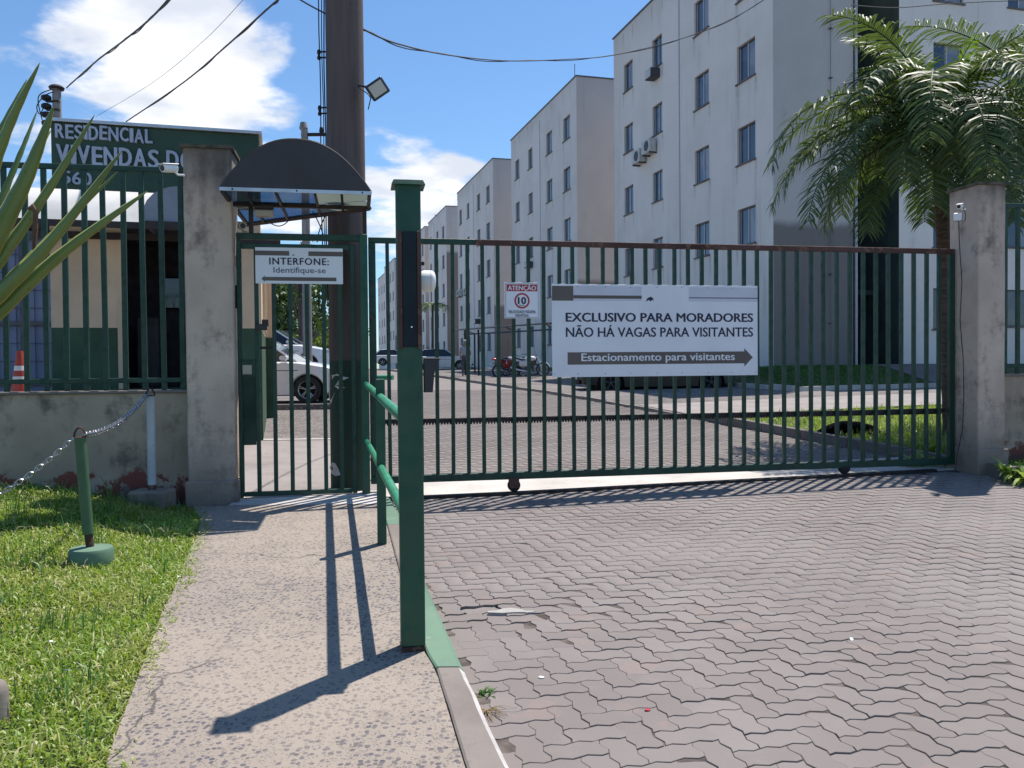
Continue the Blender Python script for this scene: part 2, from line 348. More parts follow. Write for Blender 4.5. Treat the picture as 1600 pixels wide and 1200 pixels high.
def concrete(name, c, dark, red=None, zdark=.6):
    t = NT(name); co = t.co('Object'); st = t.co('Object', (3.6, 3.6, .8)); x = t.xyz(co)
    f = t.noise(co, 3.4, 9, .7); g = t.noise(st, 1.0, 6, .6); h = t.noise(co, 22, 6, .7); k = t.noise(co, 1.1, 3)
    col = t.mix(t.ramp(k, .35, .68), c, tuple(v * .72 for v in c)); col = t.mix(t.ramp(t.mth('ADD', t.mth('MULTIPLY', g, .6), t.mth('MULTIPLY', f, .9)), .72, .98, 0, .9), col, dark)
    col = t.mix(t.ramp(h, .56, .72, 0, .4), col, tuple(v * .5 for v in c))
    if red:
        w = t.mth('ADD', x['Z'], t.mth('MULTIPLY', f, -.55)); m = t.ramp(w, .05, .09, 1, 0); m2 = t.ramp(t.noise(co, 4.5, 5, .6), .44, .50); m = t.mth('MULTIPLY', m, m2); col = t.mix(m, col, red)
        col = t.mix(t.mth('MULTIPLY', t.ramp(w, -.25, .0, .9, 0), .8), col, tuple(v * .6 for v in dark))
    else:
        w = t.mth('ADD', x['Z'], t.mth('MULTIPLY', f, -.5)); col = t.mix(t.ramp(w, -.12, zdark, .75, 0), col, dark)
        top = t.mth('ADD', x['Z'], t.mth('MULTIPLY', g, .9)); col = t.mix(t.ramp(top, 3.3, 3.95, 0, .85), col, tuple(v * .7 for v in dark))
    t.set(col=col, rough=.92); t.bump(t.mix(.5, f, t.noise(co, 60, 8, .75)), .75, .012); return t.mat
M['pillar'] = concrete('weathered_pillar_concrete', (.64, .51, .405), (.15, .12, .10))
M['wall'] = concrete('weathered_wall_render', (.46, .37, .275), (.10, .082, .07), red=(.20, .06, .045))

def paver():
    t = NT('concrete_paver'); co = t.co('World'); r = t.rand(); a = t.noise(co, .8, 3); f = t.noise(co, 45, 6, .75); g = t.noise(co, 6, 4)
    v = t.vor(co, 8.2, out='Color'); vx = t.xyz(v)['X']
    col = t.mix(t.ramp(r, 0, 1), (.188, .162, .149), (.218, .191, .177)); col = t.mix(t.ramp(a, .38, .66, 0, .55), col, (.160, .136, .124)); col = t.mix(t.ramp(g, .5, .75, 0, .35), col, (.245, .215, .197))
    col = t.mix(t.ramp(vx, .95, .97, 0, .28), col, (.26, .18, .155)); col = t.mix(t.ramp(t.noise(co, 130, 3), .62, .72, 0, .5), col, (.17, .15, .145))
    col = t.mix(t.ramp(t.noise(co, 2.2, 6, .7), .66, .74, 0, .45), col, (.13, .115, .11))
    t.set(col=col, rough=.88); t.bump(f, .5, .004); return t.mat
M['paver'] = paver()
def pavefar():
    t = NT('distant_block_paving'); co = t.co('World'); m = t.n.new('ShaderNodeMapping'); m.inputs['Rotation'].default_value = (0, 0, R(-15.6)); t.l.new(co, m.inputs[0])
    b = t.n.new('ShaderNodeTexBrick'); b.inputs['Scale'].default_value = 4.2; b.inputs['Mortar Size'].default_value = .03; t.l.new(m.outputs[0], b.inputs['Vector'])
    b.inputs['Color1'].default_value = (.19, .16, .145, 1); b.inputs['Color2'].default_value = (.215, .185, .168, 1); b.inputs['Mortar'].default_value = (.16, .14, .13, 1)
    t.set(col=t.mix(t.ramp(t.noise(co, .6, 4), .4, .7, 0, .4), b.outputs['Color'], (.24, .21, .2)), rough=.9); return t.mat
M['pavefar'] = pavefar()
M['bed'] = simple('joint_sand', (.13, .105, .088), .95, var=.35, scale=9)
def aggregate():
    t = NT('exposed_aggregate_concrete'); co = t.co('World', (1, 1, 1)); wob = t.noise(co, 9, 2)
    d = t.vor(co, 42, 'F1'); c = t.xyz(t.vor(co, 42, 'F1', 'Color')); d2 = t.vor(co, 95, 'F1'); c2 = t.xyz(t.vor(co, 95, 'F1', 'Color')); big = t.noise(co, 1.3, 5, .6)
    m1 = t.mth('MULTIPLY', t.ramp(d, .36, .46, 1, 0), t.ramp(c['X'], .40, .44)); m2 = t.mth('MULTIPLY', t.ramp(d2, .36, .46, 1, 0), t.ramp(c2['X'], .5, .54))
    worn = t.ramp(big, .38, .60, .5, 1)
    base = t.mix(t.ramp(big, .35, .68), (.325, .272, .222), (.262, .220, .182)); st = t.mix(c['Y'], (.075, .072, .085), (.15, .135, .135)); st2 = t.mix(c2['Y'], (.085, .08, .085), (.20, .175, .155))
    col = t.mix(t.mth('MULTIPLY', m2, t.mth('MULTIPLY', worn, .7)), base, st2); col = t.mix(t.mth('MULTIPLY', m1, worn), col, st)
    col = t.mix(t.ramp(t.noise(co, 3.1, 7, .7), .58, .70, 0, .45), col, (.17, .145, .125))
    wv = t.n.new('ShaderNodeVectorMath'); wv.operation = 'MULTIPLY_ADD'; nz = t.n.new('ShaderNodeTexNoise'); nz.inputs['Scale'].default_value = 3; nz.inputs['Detail'].default_value = 6; t.l.new(co, nz.inputs['Vector']); t.l.new(nz.outputs['Color'], wv.inputs[0]); wv.inputs[1].default_value = (.35, .35, .35); t.l.new(co, wv.inputs[2])
    ck = t.mth('MULTIPLY', t.ramp(t.vor(wv.outputs[0], .62, 'DISTANCE_TO_EDGE'), .002, .006, 1, 0), t.ramp(t.noise(co, 1.1, 3), .45, .55)); col = t.mix(t.mth('MULTIPLY', ck, .8), col, (.07, .06, .055))
    t.set(col=col, rough=.85); t.bump(t.mth('ADD', t.mth('MULTIPLY', m1, .8), t.mth('ADD', t.mth('MULTIPLY', m2, .5), t.noise(co, 160, 4))), .55, .006); return t.mat
M['aggregate'] = aggregate()
def gravel():
    t = NT('grey_gravel'); co = t.co('World'); c = t.xyz(t.vor(co, 16, 'F1', 'Color')); d = t.vor(co, 16); big = t.noise(co, .5, 4)
    col = t.mix(c['X'], (.14, .12, .11), (.33, .295, .275)); col = t.mix(t.ramp(d, .3, .62, 0, .8), col, (.09, .08, .075)); col = t.mix(t.ramp(big, .42, .7, 0, .5), col, (.30, .265, .25))
    t.set(col=col, rough=.95); t.bump(t.ramp(d, 0, .6, 1, 0), 1.0, .03); return t.mat
M['gravel'] = gravel()
def slab(name, c, dark, sc=1.5):
    t = NT(name); co = t.co('World'); f = t.noise(co, sc, 7, .65); g = t.noise(co, 14, 5, .7)
    col = t.mix(t.ramp(f, .36, .7), c, tuple(v * .75 for v in c)); col = t.mix(t.ramp(g, .56, .75, 0, .5), col, dark); t.set(col=col, rough=.9); t.bump(t.noise(co, 70, 6, .7), .4, .006); return t.mat
M['slab'] = slab('pale_worn_concrete', (.56, .52, .48), (.26, .235, .215)); M['slab_inner'] = slab('inner_path_concrete', (.29, .255, .235), (.17, .15, .14)); M['kerb'] = slab('kerb_concrete', (.235, .20, .175), (.14, .12, .105))
M['kerb_old'] = slab('dirty_kerb_shaded_ramp_concrete', (.16, .14, .13), (.06, .055, .05), 3)
M['limewash'] = slab('chipped_white_kerb_edge', (.50, .47, .45), (.24, .21, .195), 9)
t = NT('pale_green_kerb_paint'); co = t.co('World'); f = t.noise(co, 9, 7, .7)
t.set(col=t.mix(t.ramp(f, .60, .68), t.mix(t.ramp(t.noise(co, 2, 3), .4, .65), (.13, .225, .15), (.10, .18, .12)), (.26, .27, .23)), rough=.7); M['kerb_green'] = t.mat
t = NT('road_and_lot_surface'); co = t.co('World'); f = t.noise(co, .4, 6)
t.set(col=t.mix(t.ramp(f, .35, .7), (.24, .215, .20), (.17, .155, .145)), rough=.95); t.bump(t.noise(co, 12, 6), .4, .02); M['lot'] = t.mat

def leafmat(name, c1, c2, c3, rough=.5, trans=.25, patch=1.5):
    t = NT(name); co = t.co('World'); a = t.attr(); f = t.noise(co, patch, 4)
    col = t.mix(a, c1, c2); col = t.mix(t.ramp(f, .42, .68, 0, .65), col, c3)
    t.set(col=col, rough=rough)
    tr = t.n.new('ShaderNodeBsdfTranslucent'); t.l.new(t.mix(.5, col, (c2[0] * 1.6, c2[1] * 1.6, c2[2] * .6)), tr.inputs['Color']); mx = t.n.new('ShaderNodeMixShader'); mx.inputs[0].default_value = trans
    out = t.n['Material Output']; t.l.new(t.b.outputs[0], mx.inputs[1]); t.l.new(tr.outputs[0], mx.inputs[2]); t.l.new(mx.outputs[0], out.inputs['Surface']); return t.mat
M['grass'] = leafmat('broad_lawn_grass', (.145, .250, .024), (.29, .40, .065), (.37, .38, .10), .45, .36, 1.8)
M['grass_dark'] = leafmat('tuft_and_shaded_grass', (.045, .135, .022), (.095, .22, .035), (.06, .15, .03), .42, .3, 4)
M['palm'] = leafmat('palm_leaflets', (.036, .068, .022), (.095, .145, .038), (.10, .13, .035), .50, .32, 1.2)
M['palm_young'] = leafmat('young_palm_leaflets', (.11, .20, .02), (.16, .26, .03), (.12, .21, .02), .35, .4, 2)
M['tree_leaf'] = leafmat('tree_leaves', (.030, .075, .020), (.07, .13, .03), (.05, .10, .025), .5, .25, .8)
M['hedge_leaf'] = leafmat('yellowish_hedge_leaves', (.09, .14, .015), (.15, .19, .03), (.07, .12, .02), .5, .3, .8)
M['mortar'] = simple('pale_mortar', (.36, .345, .32), .9, var=.1, scale=9, bump=.4)
M['dry_blade'] = leafmat('dry_blades', (.42, .40, .16), (.50, .42, .24), (.36, .38, .12), .6, .3, 3)
M['dry'] = simple('dry_grass_stems', (.42, .31, .17), .8, var=.2, scale=20)
def agavem():
    t = NT('agave_leaf'); co = t.co('Object'); a = t.attr(); f = t.noise(co, 3, 5); g = t.noise(t.co('Object', (1, 1, 1)), 60, 3)
    edge = t.ramp(a, .66, .92); col = t.mix(t.ramp(f, .35, .7), (.075, .135, .026), (.145, .20, .045)); col = t.mix(edge, col, (.30, .30, .07)); col = t.mix(t.ramp(g, .64, .74, 0, .5), col, (.03, .05, .02))
    t.set(col=col, rough=.38); t.bump(g, .1, .002); return t.mat
M['agave'] = agavem(); M['agave_dry'] = simple('withered_leaf_tip', (.13, .075, .04), .8, var=.3, scale=12)
def bark(name, a, b, sc=(1, 1, 1)):
    t = NT(name); co = t.co('Object', sc); f = t.noise(co, 6, 8, .7); t.set(col=t.mix(t.ramp(f, .35, .68), a, b), rough=.9); t.bump(f, .8, .02); return t.mat
M['bark'] = bark('tree_bark', (.11, .085, .065), (.05, .04, .032), (1, 1, .3)); M['palm_trunk'] = bark('palm_trunk_fibre', (.15, .10, .07), (.05, .032, .024), (1, 1, 5))
def polemat():
    t = NT('brown_concrete_pole'); co = t.co('Object'); st = t.co('Object', (9, 9, .6)); f = t.noise(st, 1, 7, .6); g = t.noise(co, 5, 6, .7); x = t.xyz(co)
    col = t.mix(t.ramp(f, .36, .68), (.125, .092, .080), (.075, .055, .050)); col = t.mix(t.ramp(g, .6, .74, 0, .5), col, (.15, .12, .11))
    low = t.ramp(t.mth('ADD', x['Z'], t.mth('MULTIPLY', g, .03)), 1.37, 1.40, 1, 0); col = t.mix(low, col, (.018, .045, .028)); t.set(col=col, rough=.75); t.bump(t.mix(.5, f, g), .6, .01); return t.mat
M['pole'] = polemat(); M['pole_grey'] = bark('grey_concrete_pole', (.30, .28, .27), (.18, .165, .16), (2, 2, .4))
M['cream'] = simple('cream_wall_paint', (.72, .54, .36), .85, var=.10, scale=1.4, bump=.15, bscale=40)
M['wallgreen'] = simple('mid_green_wall_paint', (.045, .10, .052), .75, var=.16, scale=1.8, bump=.15, bscale=40)
M['boardgreen'] = simple('green_sign_board_paint', (.030, .072, .042), .6, var=.14, scale=1.2)
M['letter'] = simple('grey_white_letters', (.42, .46, .56), .5, var=.10, scale=5)
M['awning_white'] = simple('weathered_white_awning_sheet', (.66, .64, .60), .55, var=.12, scale=2.4)
M['awning_grey'] = simple('bluish_grey_awning_sheet', (.25, .27, .32), .5, var=.12, scale=2.4)
M['canopy'] = simple('dark_brown_canopy_sheet', (.050, .043, .045), .55, var=.12, scale=3)
M['brownframe'] = simple('dark_brown_steel_frame', (.035, .022, .018), .55, var=.15)
t = NT('blue_tinted_roof_sheet'); co = t.co('Object'); t.set(col=t.mix(t.ramp(t.noise(co, 3, 4), .35, .7), (.05, .12, .20), (.03, .07, .13)), rough=.25)
tr = t.n.new('ShaderNodeBsdfTransparent'); tr.inputs['Color'].default_value = (.10, .20, .33, 1); mx = t.n.new('ShaderNodeMixShader'); mx.inputs[0].default_value = .55
t.l.new(t.b.outputs[0], mx.inputs[1]); t.l.new(tr.outputs[0], mx.inputs[2]); t.l.new(mx.outputs[0], t.n['Material Output'].inputs['Surface']); M['bluesheet'] = t.mat
t = NT('milky_roof_sheet'); t.set(col=(.16, .19, .165), rough=.4); tr = t.n.new('ShaderNodeBsdfTranslucent'); tr.inputs['Color'].default_value = (.25, .3, .26, 1); mx = t.n.new('ShaderNodeMixShader'); mx.inputs[0].default_value = .3
t.l.new(t.b.outputs[0], mx.inputs[1]); t.l.new(tr.outputs[0], mx.inputs[2]); t.l.new(mx.outputs[0], t.n['Material Output'].inputs['Surface']); M['milkysheet'] = t.mat
M['bluewall'] = simple('pale_blue_white_wall', (.26, .30, .44), .8, var=.08, scale=1)
M['darkroof'] = simple('dark_brown_roof_edge', (.06, .04, .035), .8, var=.2)
# ------------------------------------------------------------------ the ground and everything laid on it
def sm(t): t = max(0.0, min(1.0, t)); return t * t * (3 - 2 * t)
def structure(o): o['kind'] = 'structure'; return o
def polyx(pts, y):
    ys = [p[1] for p in pts]; xs = [p[0] for p in pts]; o = np.argsort(ys); return float(np.interp(y, np.array(ys)[o], np.array(xs)[o]))
PATH_L = [tuple(G(*p, .07)[:2]) for p in [(300, 782), (318, 812), (312, 840), (296, 872), (278, 920), (258, 960), (244, 1000), (222, 1060), (196, 1130), (168, 1215), (90, 1480)]]
PATH_L.append((PATH_L[-1][0] - .1, -1.5))
KERB_L = [tuple(G(*p, .07)[:2]) for p in [(585, 770), (604, 820), (630, 917), (664, 1021), (681, 1047), (727, 1200), (850, 1560)]]; KERB_L.append((KERB_L[-1][0] + .28, -1.5))
KERB_R = [tuple(G(*p, .0)[:2]) for p in [(600, 770), (629, 822), (661, 915), (714, 1041), (784, 1200), (960, 1560)]]; KERB_R.append((KERB_R[-1][0] + .28, -1.5))
GATEY = lambda x: GA.o.y + (x - GA.o.x) * math.tan(GA.a)
kl = lambda y: polyx(KERB_L, y)
def kr(y): return max(polyx(KERB_R, y), kl(y) + .10)
pl = lambda y: polyx(PATH_L, y)
def lawnz(x, y):
    e = pl(min(y, 7.6)) - x
    return ground(x, y) + .055 + .21 * sm(e / 1.6) * sm((y - 3.4) / 3.6) + .02 * mnoise.noise(Vector((x * 1.7, y * 1.7, 0)))
def ribbon(name, fl, fr, y0, y1, step, mat, zf, cols=8, skirt=0.0, parent=None):
    ny = max(1, int(round((y1 - y0) / step))); v = []; f = []
    for i in range(ny + 1):
        y = y0 + (y1 - y0) * i / ny; a, b = fl(y), fr(y)
        row = [(a + (b - a) * k / cols, y) for k in range(cols + 1)]
        if skirt: v.append((row[0][0], y, zf(*row[0]) - skirt))
        v += [(x, yy, zf(x, yy)) for x, yy in row]
        if skirt: v.append((row[-1][0], y, zf(*row[-1]) - skirt))
    w = cols + 1 + (2 if skirt else 0)
    f = [(i * w + k, i * w + k + 1, (i + 1) * w + k + 1, (i + 1) * w + k) for i in range(ny) for k in range(w - 1)]
    mb = MB(); mb.add(v, f); return mb.build(name, mat, parent, fixn=False)
# one sheet to the horizon
xs = [-900, -300, -120, -60, -40, -30] + [x * 1.0 for x in range(-24, 25)] + [30, 40, 60, 120, 300, 900]; ys = [-60, -30, -15] + [y * 1.0 for y in range(-8, 62)] + [70, 90, 130, 200, 400, 900]
mb = MB(); mb.add([(x, y, ground(x, y) - .075) for y in ys for x in xs], [(j * len(xs) + i, j * len(xs) + i + 1, (j + 1) * len(xs) + i + 1, (j + 1) * len(xs) + i) for j in range(len(ys) - 1) for i in range(len(xs) - 1)])
gr = structure(mb.build('ground', M['lot'], fixn=False))
# lawn soil left of the footpath
structure(ribbon('lawn_soil', lambda y: -9.0, lambda y: pl(y) + .03 if y < 7.4 else -2.5, .3, 7.75, .25, M['dirt'], lambda x, y: lawnz(x, y) - .012, 40, .25))
path = structure(ribbon('footpath', lambda y: pl(y) - .02, kl, -1.2, 7.62, .15, M['aggregate'], lambda x, y: ground(x, y) + .07 + .004 * mnoise.noise(Vector((x * 2, y * 2, 3))), 12, .16))
structure(ribbon('gate_threshold_path', lambda y: -2.62, lambda y: kl(min(y, 8.2)) + .04, 7.622, 8.3, .12, M['slab'], lambda x, y: ground(x, y) + .072, 6, .12))
# concrete kerb, partly painted green
def kerbseg(y0, y1, mat, name='kerb_stone', z=.082):
    n = max(1, int((y1 - y0) / .12)); v = []; f = []
    for i in range(n + 1):
        y = y0 + (y1 - y0) * i / n; a = kl(y) + .004 + .003 * mnoise.noise(Vector((y * 9, 3, 1))); b = kr(y); g = ground(b, y); wob = .006 * mnoise.noise(Vector((y * 6, 1, 2)))
        v += [(a, y, g - .05), (a, y, g + z - .006), (a + .008, y, g + z), (b - .03 + wob, y, g + z), (b - .006 + wob, y, g + z - .022), (b, y, g - .05)]
    for i in range(n): f += [(i * 6 + k, i * 6 + k + 1, i * 6 + k + 7, i * 6 + k + 6) for k in range(5)]
    f += [(0, 5, 4, 3, 2, 1), tuple(n * 6 + k for k in range(6))]
    mb = MB(); mb.add(v, f)
    for k in range(len(mb.f)):                                             # the chipped outer edge shows paint
        pass
    return mb, [1 if (k % 5) in (3, 4) and k < n * 5 else 0 for k in range(len(mb.f))]
kerb = structure(bpy.data.objects.new('kerb', None)); COL.objects.link(kerb)
yk = G(697, 1043, .08).y; ya = G(615, 820, .08).y; yb_ = G(650, 905, .08).y
for y0, y1, m in [(-1.2, .6, 'kerb'), (.61, 1.7, 'kerb'), (1.71, 2.7, 'kerb'), (2.71, yk - .012, 'kerb'), (yk, yb_, 'kerb_green'), (yb_ + .006, ya, 'kerb'), (ya + .006, 7.95, 'kerb_green')]:
    mb, mi = kerbseg(y0, y1, m); mb.m = mi; o = mb.build('kerb_stone', [M[m], M['limewash'] if m == 'kerb' and y0 > 1 else M[m]], kerb)
    if m == 'kerb_green': o['label'] = 'kerb stone painted pale green'
# ---- interlocking pavers
def paver_poly(kind, a=.110, amp=.0088):
    def edge(p, q):
        (x0, y0), (x1, y1) = p, q; d = (x1 - x0, y1 - y0); fwd = (d[0] + d[1]) > 0; out = [(x0, y0)]
        for t_, s_ in ((.28, 1), (.72, -1)):
            tt = t_; ss = s_ if fwd else -s_
            if not fwd: ss = -(1 if (1 - t_) < .5 else -1) * -1
            x = x0 + d[0] * tt; y = y0 + d[1] * tt
            tc_ = tt if fwd else 1 - tt; off = amp * (1 if tc_ < .5 else -1) / a
            out.append((x + (off if d[0] == 0 else 0), y + (off if d[1] == 0 else 0)))
        return out
    w, h = (2, 1) if kind == 0 else (1, 2)
    c = [(i, 0) for i in range(w)] + [(w, j) for j in range(h)] + [(w - i, h) for i in range(w)] + [(0, h - j) for j in range(h)]
    pts = []
    for i in range(len(c)): pts += edge(c[i], c[(i + 1) % len(c)])
    return [((x - w / 2) * a, (y - h / 2) * a) for x, y in pts]
def inset(poly, d):
    n = len(poly); out = []
    for i in range(n):
        p0, p1, p2 = (Vector(poly[i - 1]), Vector(poly[i]), Vector(poly[(i + 1) % n])); e1 = (p1 - p0).normalized(); e2 = (p2 - p1).normalized()
        n1 = Vector((-e1.y, e1.x)); n2 = Vector((-e2.y, e2.x)); m = (n1 + n2).normalized(); k = d / max(.5, m.dot(n1)); out.append(tuple(p1 + m * k))
    return out
UNIT = .110; PAV = []; PAVNP = []
for kind in (0, 1):
    P0 = paver_poly(kind); rings = [(inset(P0, .0010), -.05), (inset(P0, .0012), -.0013), (inset(P0, .0026), .0)]; n = len(P0)
    v = [(x, y, z) for r_, z in rings for x, y in r_]; q = [(i * n + k, i * n + (k + 1) % n, (i + 1) * n + (k + 1) % n, (i + 1) * n + k) for i in range(2) for k in range(n)]
    mb = MB(); mb.add(v, q + [tuple(2 * n + k for k in range(n))]); PAV.append(mb.mesh('brick', M['paver'], fixn=False))
    bm = bmesh.new(); bm.from_mesh(PAV[-1]); bmesh.ops.triangulate(bm, faces=bm.faces); PAVNP.append((np.array([p.co for p in bm.verts]), np.array([[w.index for w in f_.verts] for f_ in bm.faces]))); bm.free()
PF = Frame(1.0, 5.0, 15.6 - 2.0)
XR = lambda y: 5.1 - .30 * (y - 9.5)          # right edge of the inner drive
XL = lambda y: -1.25 - .235 * (y - 8.3)       # left edge
def paver_cells(inside, i0, i1, j0, j1):
    out = []
    for i in range(i0, i1):
        for j in range(j0, j1):
            m = (i - j) % 4
            if m == 0: k, ci, cj = 0, i + 1, j + .5
            elif m == 3: k, ci, cj = 1, i + .5, j + 1
            else: continue
            p = PF.w(ci * UNIT, cj * UNIT)
            if inside(p.x, p.y): out.append((k, p.x, p.y))
    return out
def pavz(x, y): return ground(x, y) + .014 * mnoise.noise(Vector((x * .55, y * .55, 9))) - .012 * math.exp(-((x + .15) ** 2 + (y - 4.45) ** 2) / .08)
drive = structure(bpy.data.objects.new('driveway', None)); COL.objects.link(drive)
def fill_front(x, y): return 1.7 < y < GATEY(x) - .05 and kr(y) - .02 < x < min(8.2, .74 * y + 1.0)
def fill_back(x, y): return GATEY(x) + 1.0 < y < 26 and XL(y) < x < XR(y)
cells = paver_cells(fill_front, -45, 100, -45, 70); cells.sort(key=lambda c: c[1] ** 2 + c[2] ** 2)
hole = G(748, 949)
def placement(c):
    k, x, y = c; sc_ = 1.0; s = 1.0 if y < 9 else .6; z = pavz(x, y) + rng.normal(0, .0006) * s
    if (x - hole.x) ** 2 + (y - hole.y) ** 2 < .13 ** 2: z += rng.normal(-.006, .005); s = 5; sc_ = .93
    return Matrix.Translation((x, y, z)) @ Matrix.Translation((rng.standard_t(3) * .0009, rng.standard_t(3) * .0009, 0)) @ Matrix.Rotation(PF.a + rng.normal(0, .009) * s, 4, 'Z') @ Matrix.Rotation(rng.normal(0, .003) * s, 4, 'X') @ Matrix.Rotation(math.atan(.024) * -0 + rng.normal(0, .003) * s, 4, 'Y') @ Matrix.Scale(sc_, 4)
near = [c for c in cells if (lambda q: abs(q.x / q.y) < .66)(Vector((c[1], max(c[2], .1), 0)))][:300]; nearset = set(id(c) for c in near)
def slopeM(x, y):
    e = .05; n_ = Vector((-(ground(x + e, y) - ground(x - e, y)) / (2 * e), -(ground(x, y + e) - ground(x, y - e)) / (2 * e), 1)).normalized(); return n_.to_track_quat('Z', 'Y').to_matrix().to_4x4() @ Matrix.Rotation(0, 4, 'Z')
for c in near:
    o = put('brick', PAV[c[0]], drive); o.matrix_local = placement(c)
def stuffpavers(cs, name):
    V = []; F = []; b = 0
    for c in cs:
        v, f = PAVNP[c[0]]; A = np.array(placement(c)); V.append(v @ A[:3, :3].T + A[:3, 3]); F.append(f + b); b += len(v)
    o = put(name, npmesh(name, np.vstack(V), np.vstack(F), M['paver']), drive); o['kind'] = 'stuff'; return o
stuffpavers([c for c in cells if id(c) not in nearset], 'outer_bricks')
stuffpavers(paver_cells(fill_back, -70, 70, -10, 215), 'inner_bricks')
ribbon('joint_sand', lambda y: kr(min(y, 7.9)) + .002 if y < 7.9 else XL(y), lambda y: 8.3 if y < 9.2 else XR(y), -1, 27, .3, M['bed'], lambda x, y: pavz(x, y) - .0035 - .06 * math.exp(-((x - hole.x) ** 2 + (y - hole.y) ** 2) / .03), 60, .05, drive)
ribbon('distant_paving', XL, XR, 26.0, 75, 1.0, M['pavefar'], lambda x, y: ground(x, y) + .002, 6, .05, drive)
# cement patch pressed over two blocks, and the loose stone edge beside the hole
q0 = G(797, 956); mb = MB(); pp = [(x * .85, y * .9) for x, y in ((-.15, -.02), (-.05, -.035), (.03, -.02), (.14, -.028), (.17, .0), (.10, .012), (.07, .05), (.0, .075), (-.05, .06), (-.09, .02), (-.15, .005))]
mb.prism(pp, -.02, .006, 'xy'); tag(mb.build('mortar_patch', M['mortar'], loc=(q0.x, q0.y, pavz(q0.x, q0.y) + .004)), 'pale grey mortar patch smeared on the paving beside the broken blocks', 'mortar patch')
# threshold slab under the gate with its running rail
thr = structure(MB().build('threshold', M['slab'])) if False else None
def gribbon(name, a0, a1, b0, b1, mat, dz, skirt=.06, na=30, nb=4):
    v = []; 
    for j in range(nb + 1):
        for i in range(na + 1):
            a = a0 + (a1 - a0) * i / na; b = b0 + (b1 - b0) * j / nb; p = GA.w(a, b); v.append((p.x, p.y, ground(p.x, p.y) + dz))
    n = na + 1; f = [(j * n + i, j * n + i + 1, (j + 1) * n + i + 1, (j + 1) * n + i) for j in range(nb) for i in range(na)]
    loop = [i for i in range(n)] + [j * n + na for j in range(1, nb + 1)] + [nb * n + i for i in range(na - 1, -1, -1)] + [j * n for j in range(nb - 1, 0, -1)]
    b = len(v); v += [(v[i][0], v[i][1], v[i][2] - skirt) for i in loop]; L = len(loop); f += [(loop[k], b + k, b + (k + 1) % L, loop[(k + 1) % L]) for k in range(L)]
    mb = MB(); mb.add(v, f); return structure(mb.build(name, mat))
uL = GA.hit(577, 575)[0]; uR = GA.hit(1492, 575)[0]
gribbon('gate_sill', uL + .12, uR + .05, .045, .98, M['slab'], .014, .09)
gribbon('running_rail', uL + .12, uR - .25, -.035, .03, M['rustdark'], .030, .07)
gribbon('ped_gate_sill', .03, uL + .1, -.10, .12, M['slab'], .080, .14, 6, 2)
# inside, left: concrete path then gravel
structure(ribbon('inner_path', lambda y: -4.6 - .24 * (y - 8.3), lambda y: XL(y) - .02, 8.36, 13.0, .5, M['slab_inner'], lambda x, y: ground(x, y) + .02, 6, .1))
structure(ribbon('inner_path_joint', lambda y: -4.6 - .24 * (y - 8.3), lambda y: XL(y) - .02, 12.9, 13.02, .06, M['slab'], lambda x, y: ground(x, y) + .030, 6, .05))
structure(ribbon('left_gravel', lambda y: -14.0 - .25 * (y - 13), lambda y: XL(y) - .02, 13.03, 60, 1.0, M['gravel'], lambda x, y: ground(x, y) + .01, 6))
# right: everything in block coordinates (q across, p along)
def BLp(q, p): w = BL.w(q, p); return w.x, w.y
def bankz(q, p):
    x, y = BLp(q, p); g = ground(x, y)
    k = max(sm((p + 3.6) / 3.2) if q > -1.7 else 0, 0)
    if q <= 0: k = sm((q + 1.8) / 1.6) * sm((p + 3.6) / 3.2)
    return g * (1 - k) + max(1.40, g) * k
def bribbon(name, q0, q1, p0, p1, mat, dz, step=.6, zf=bankz, skirt=.1):
    nq = max(1, int((q1 - q0) / step)); np_ = max(1, int((p1 - p0) / step)); v = []
    for j in range(np_ + 1):
        for i in range(nq + 1):
            q = q0 + (q1 - q0) * i / nq; p = p0 + (p1 - p0) * j / np_; x, y = BLp(q, p); v.append((x, y, zf(q, p) + dz))
    n = nq + 1; f = [(j * n + i, j * n + i + 1, (j + 1) * n + i + 1, (j + 1) * n + i) for j in range(np_) for i in range(nq)]
    loop = list(range(n)) + [j * n + nq for j in range(1, np_ + 1)] + [np_ * n + i for i in range(nq - 1, -1, -1)] + [j * n for j in range(np_ - 1, 0, -1)]
    b = len(v); v += [(v[i][0], v[i][1], v[i][2] - skirt) for i in loop]; L = len(loop); f += [(loop[k], b + k, b + (k + 1) % L, loop[(k + 1) % L]) for k in range(L)]
    mb = MB(); mb.add(v, f); return structure(mb.build(name, mat))
bribbon('gravel_parking', -7.3, -1.7, -6.0, 60, M['gravel'], .012)
bribbon('gravel_apron', -1.7, 9.5, -6.0, -3.6, M['gravel'], .012)
bribbon('lawn_soil_by_block', -1.62, 14, -3.5, 0.0, M['dirt'], .05)
bribbon('lawn_soil_along_block', -1.62, 0.0, 0.01, 60, M['dirt'], .05)
bribbon('cross_path', -7.3, 10, -8.9, -6.02, M['slab_inner'], .05)
bribbon('cross_path_edge', -7.3, 10, -8.98, -8.9, M['kerb_old'], .07)
bribbon('entrance_ramp', 3.2, 5.6, -6.02, -.02, M['kerb_old'], .10)  # dark kerb concrete puts the ramp's deep shade into its colour
bribbon('entrance_path', 3.0, 4.5, -15.5, -8.99, M['kerb'], .075)
bribbon('planting_soil', -7.2, 3.0, -15.6, -8.99, M['dirt'], .04)
bribbon('planting_soil_right', 4.5, 14, -15.6, -8.99, M['dirt'], .04)
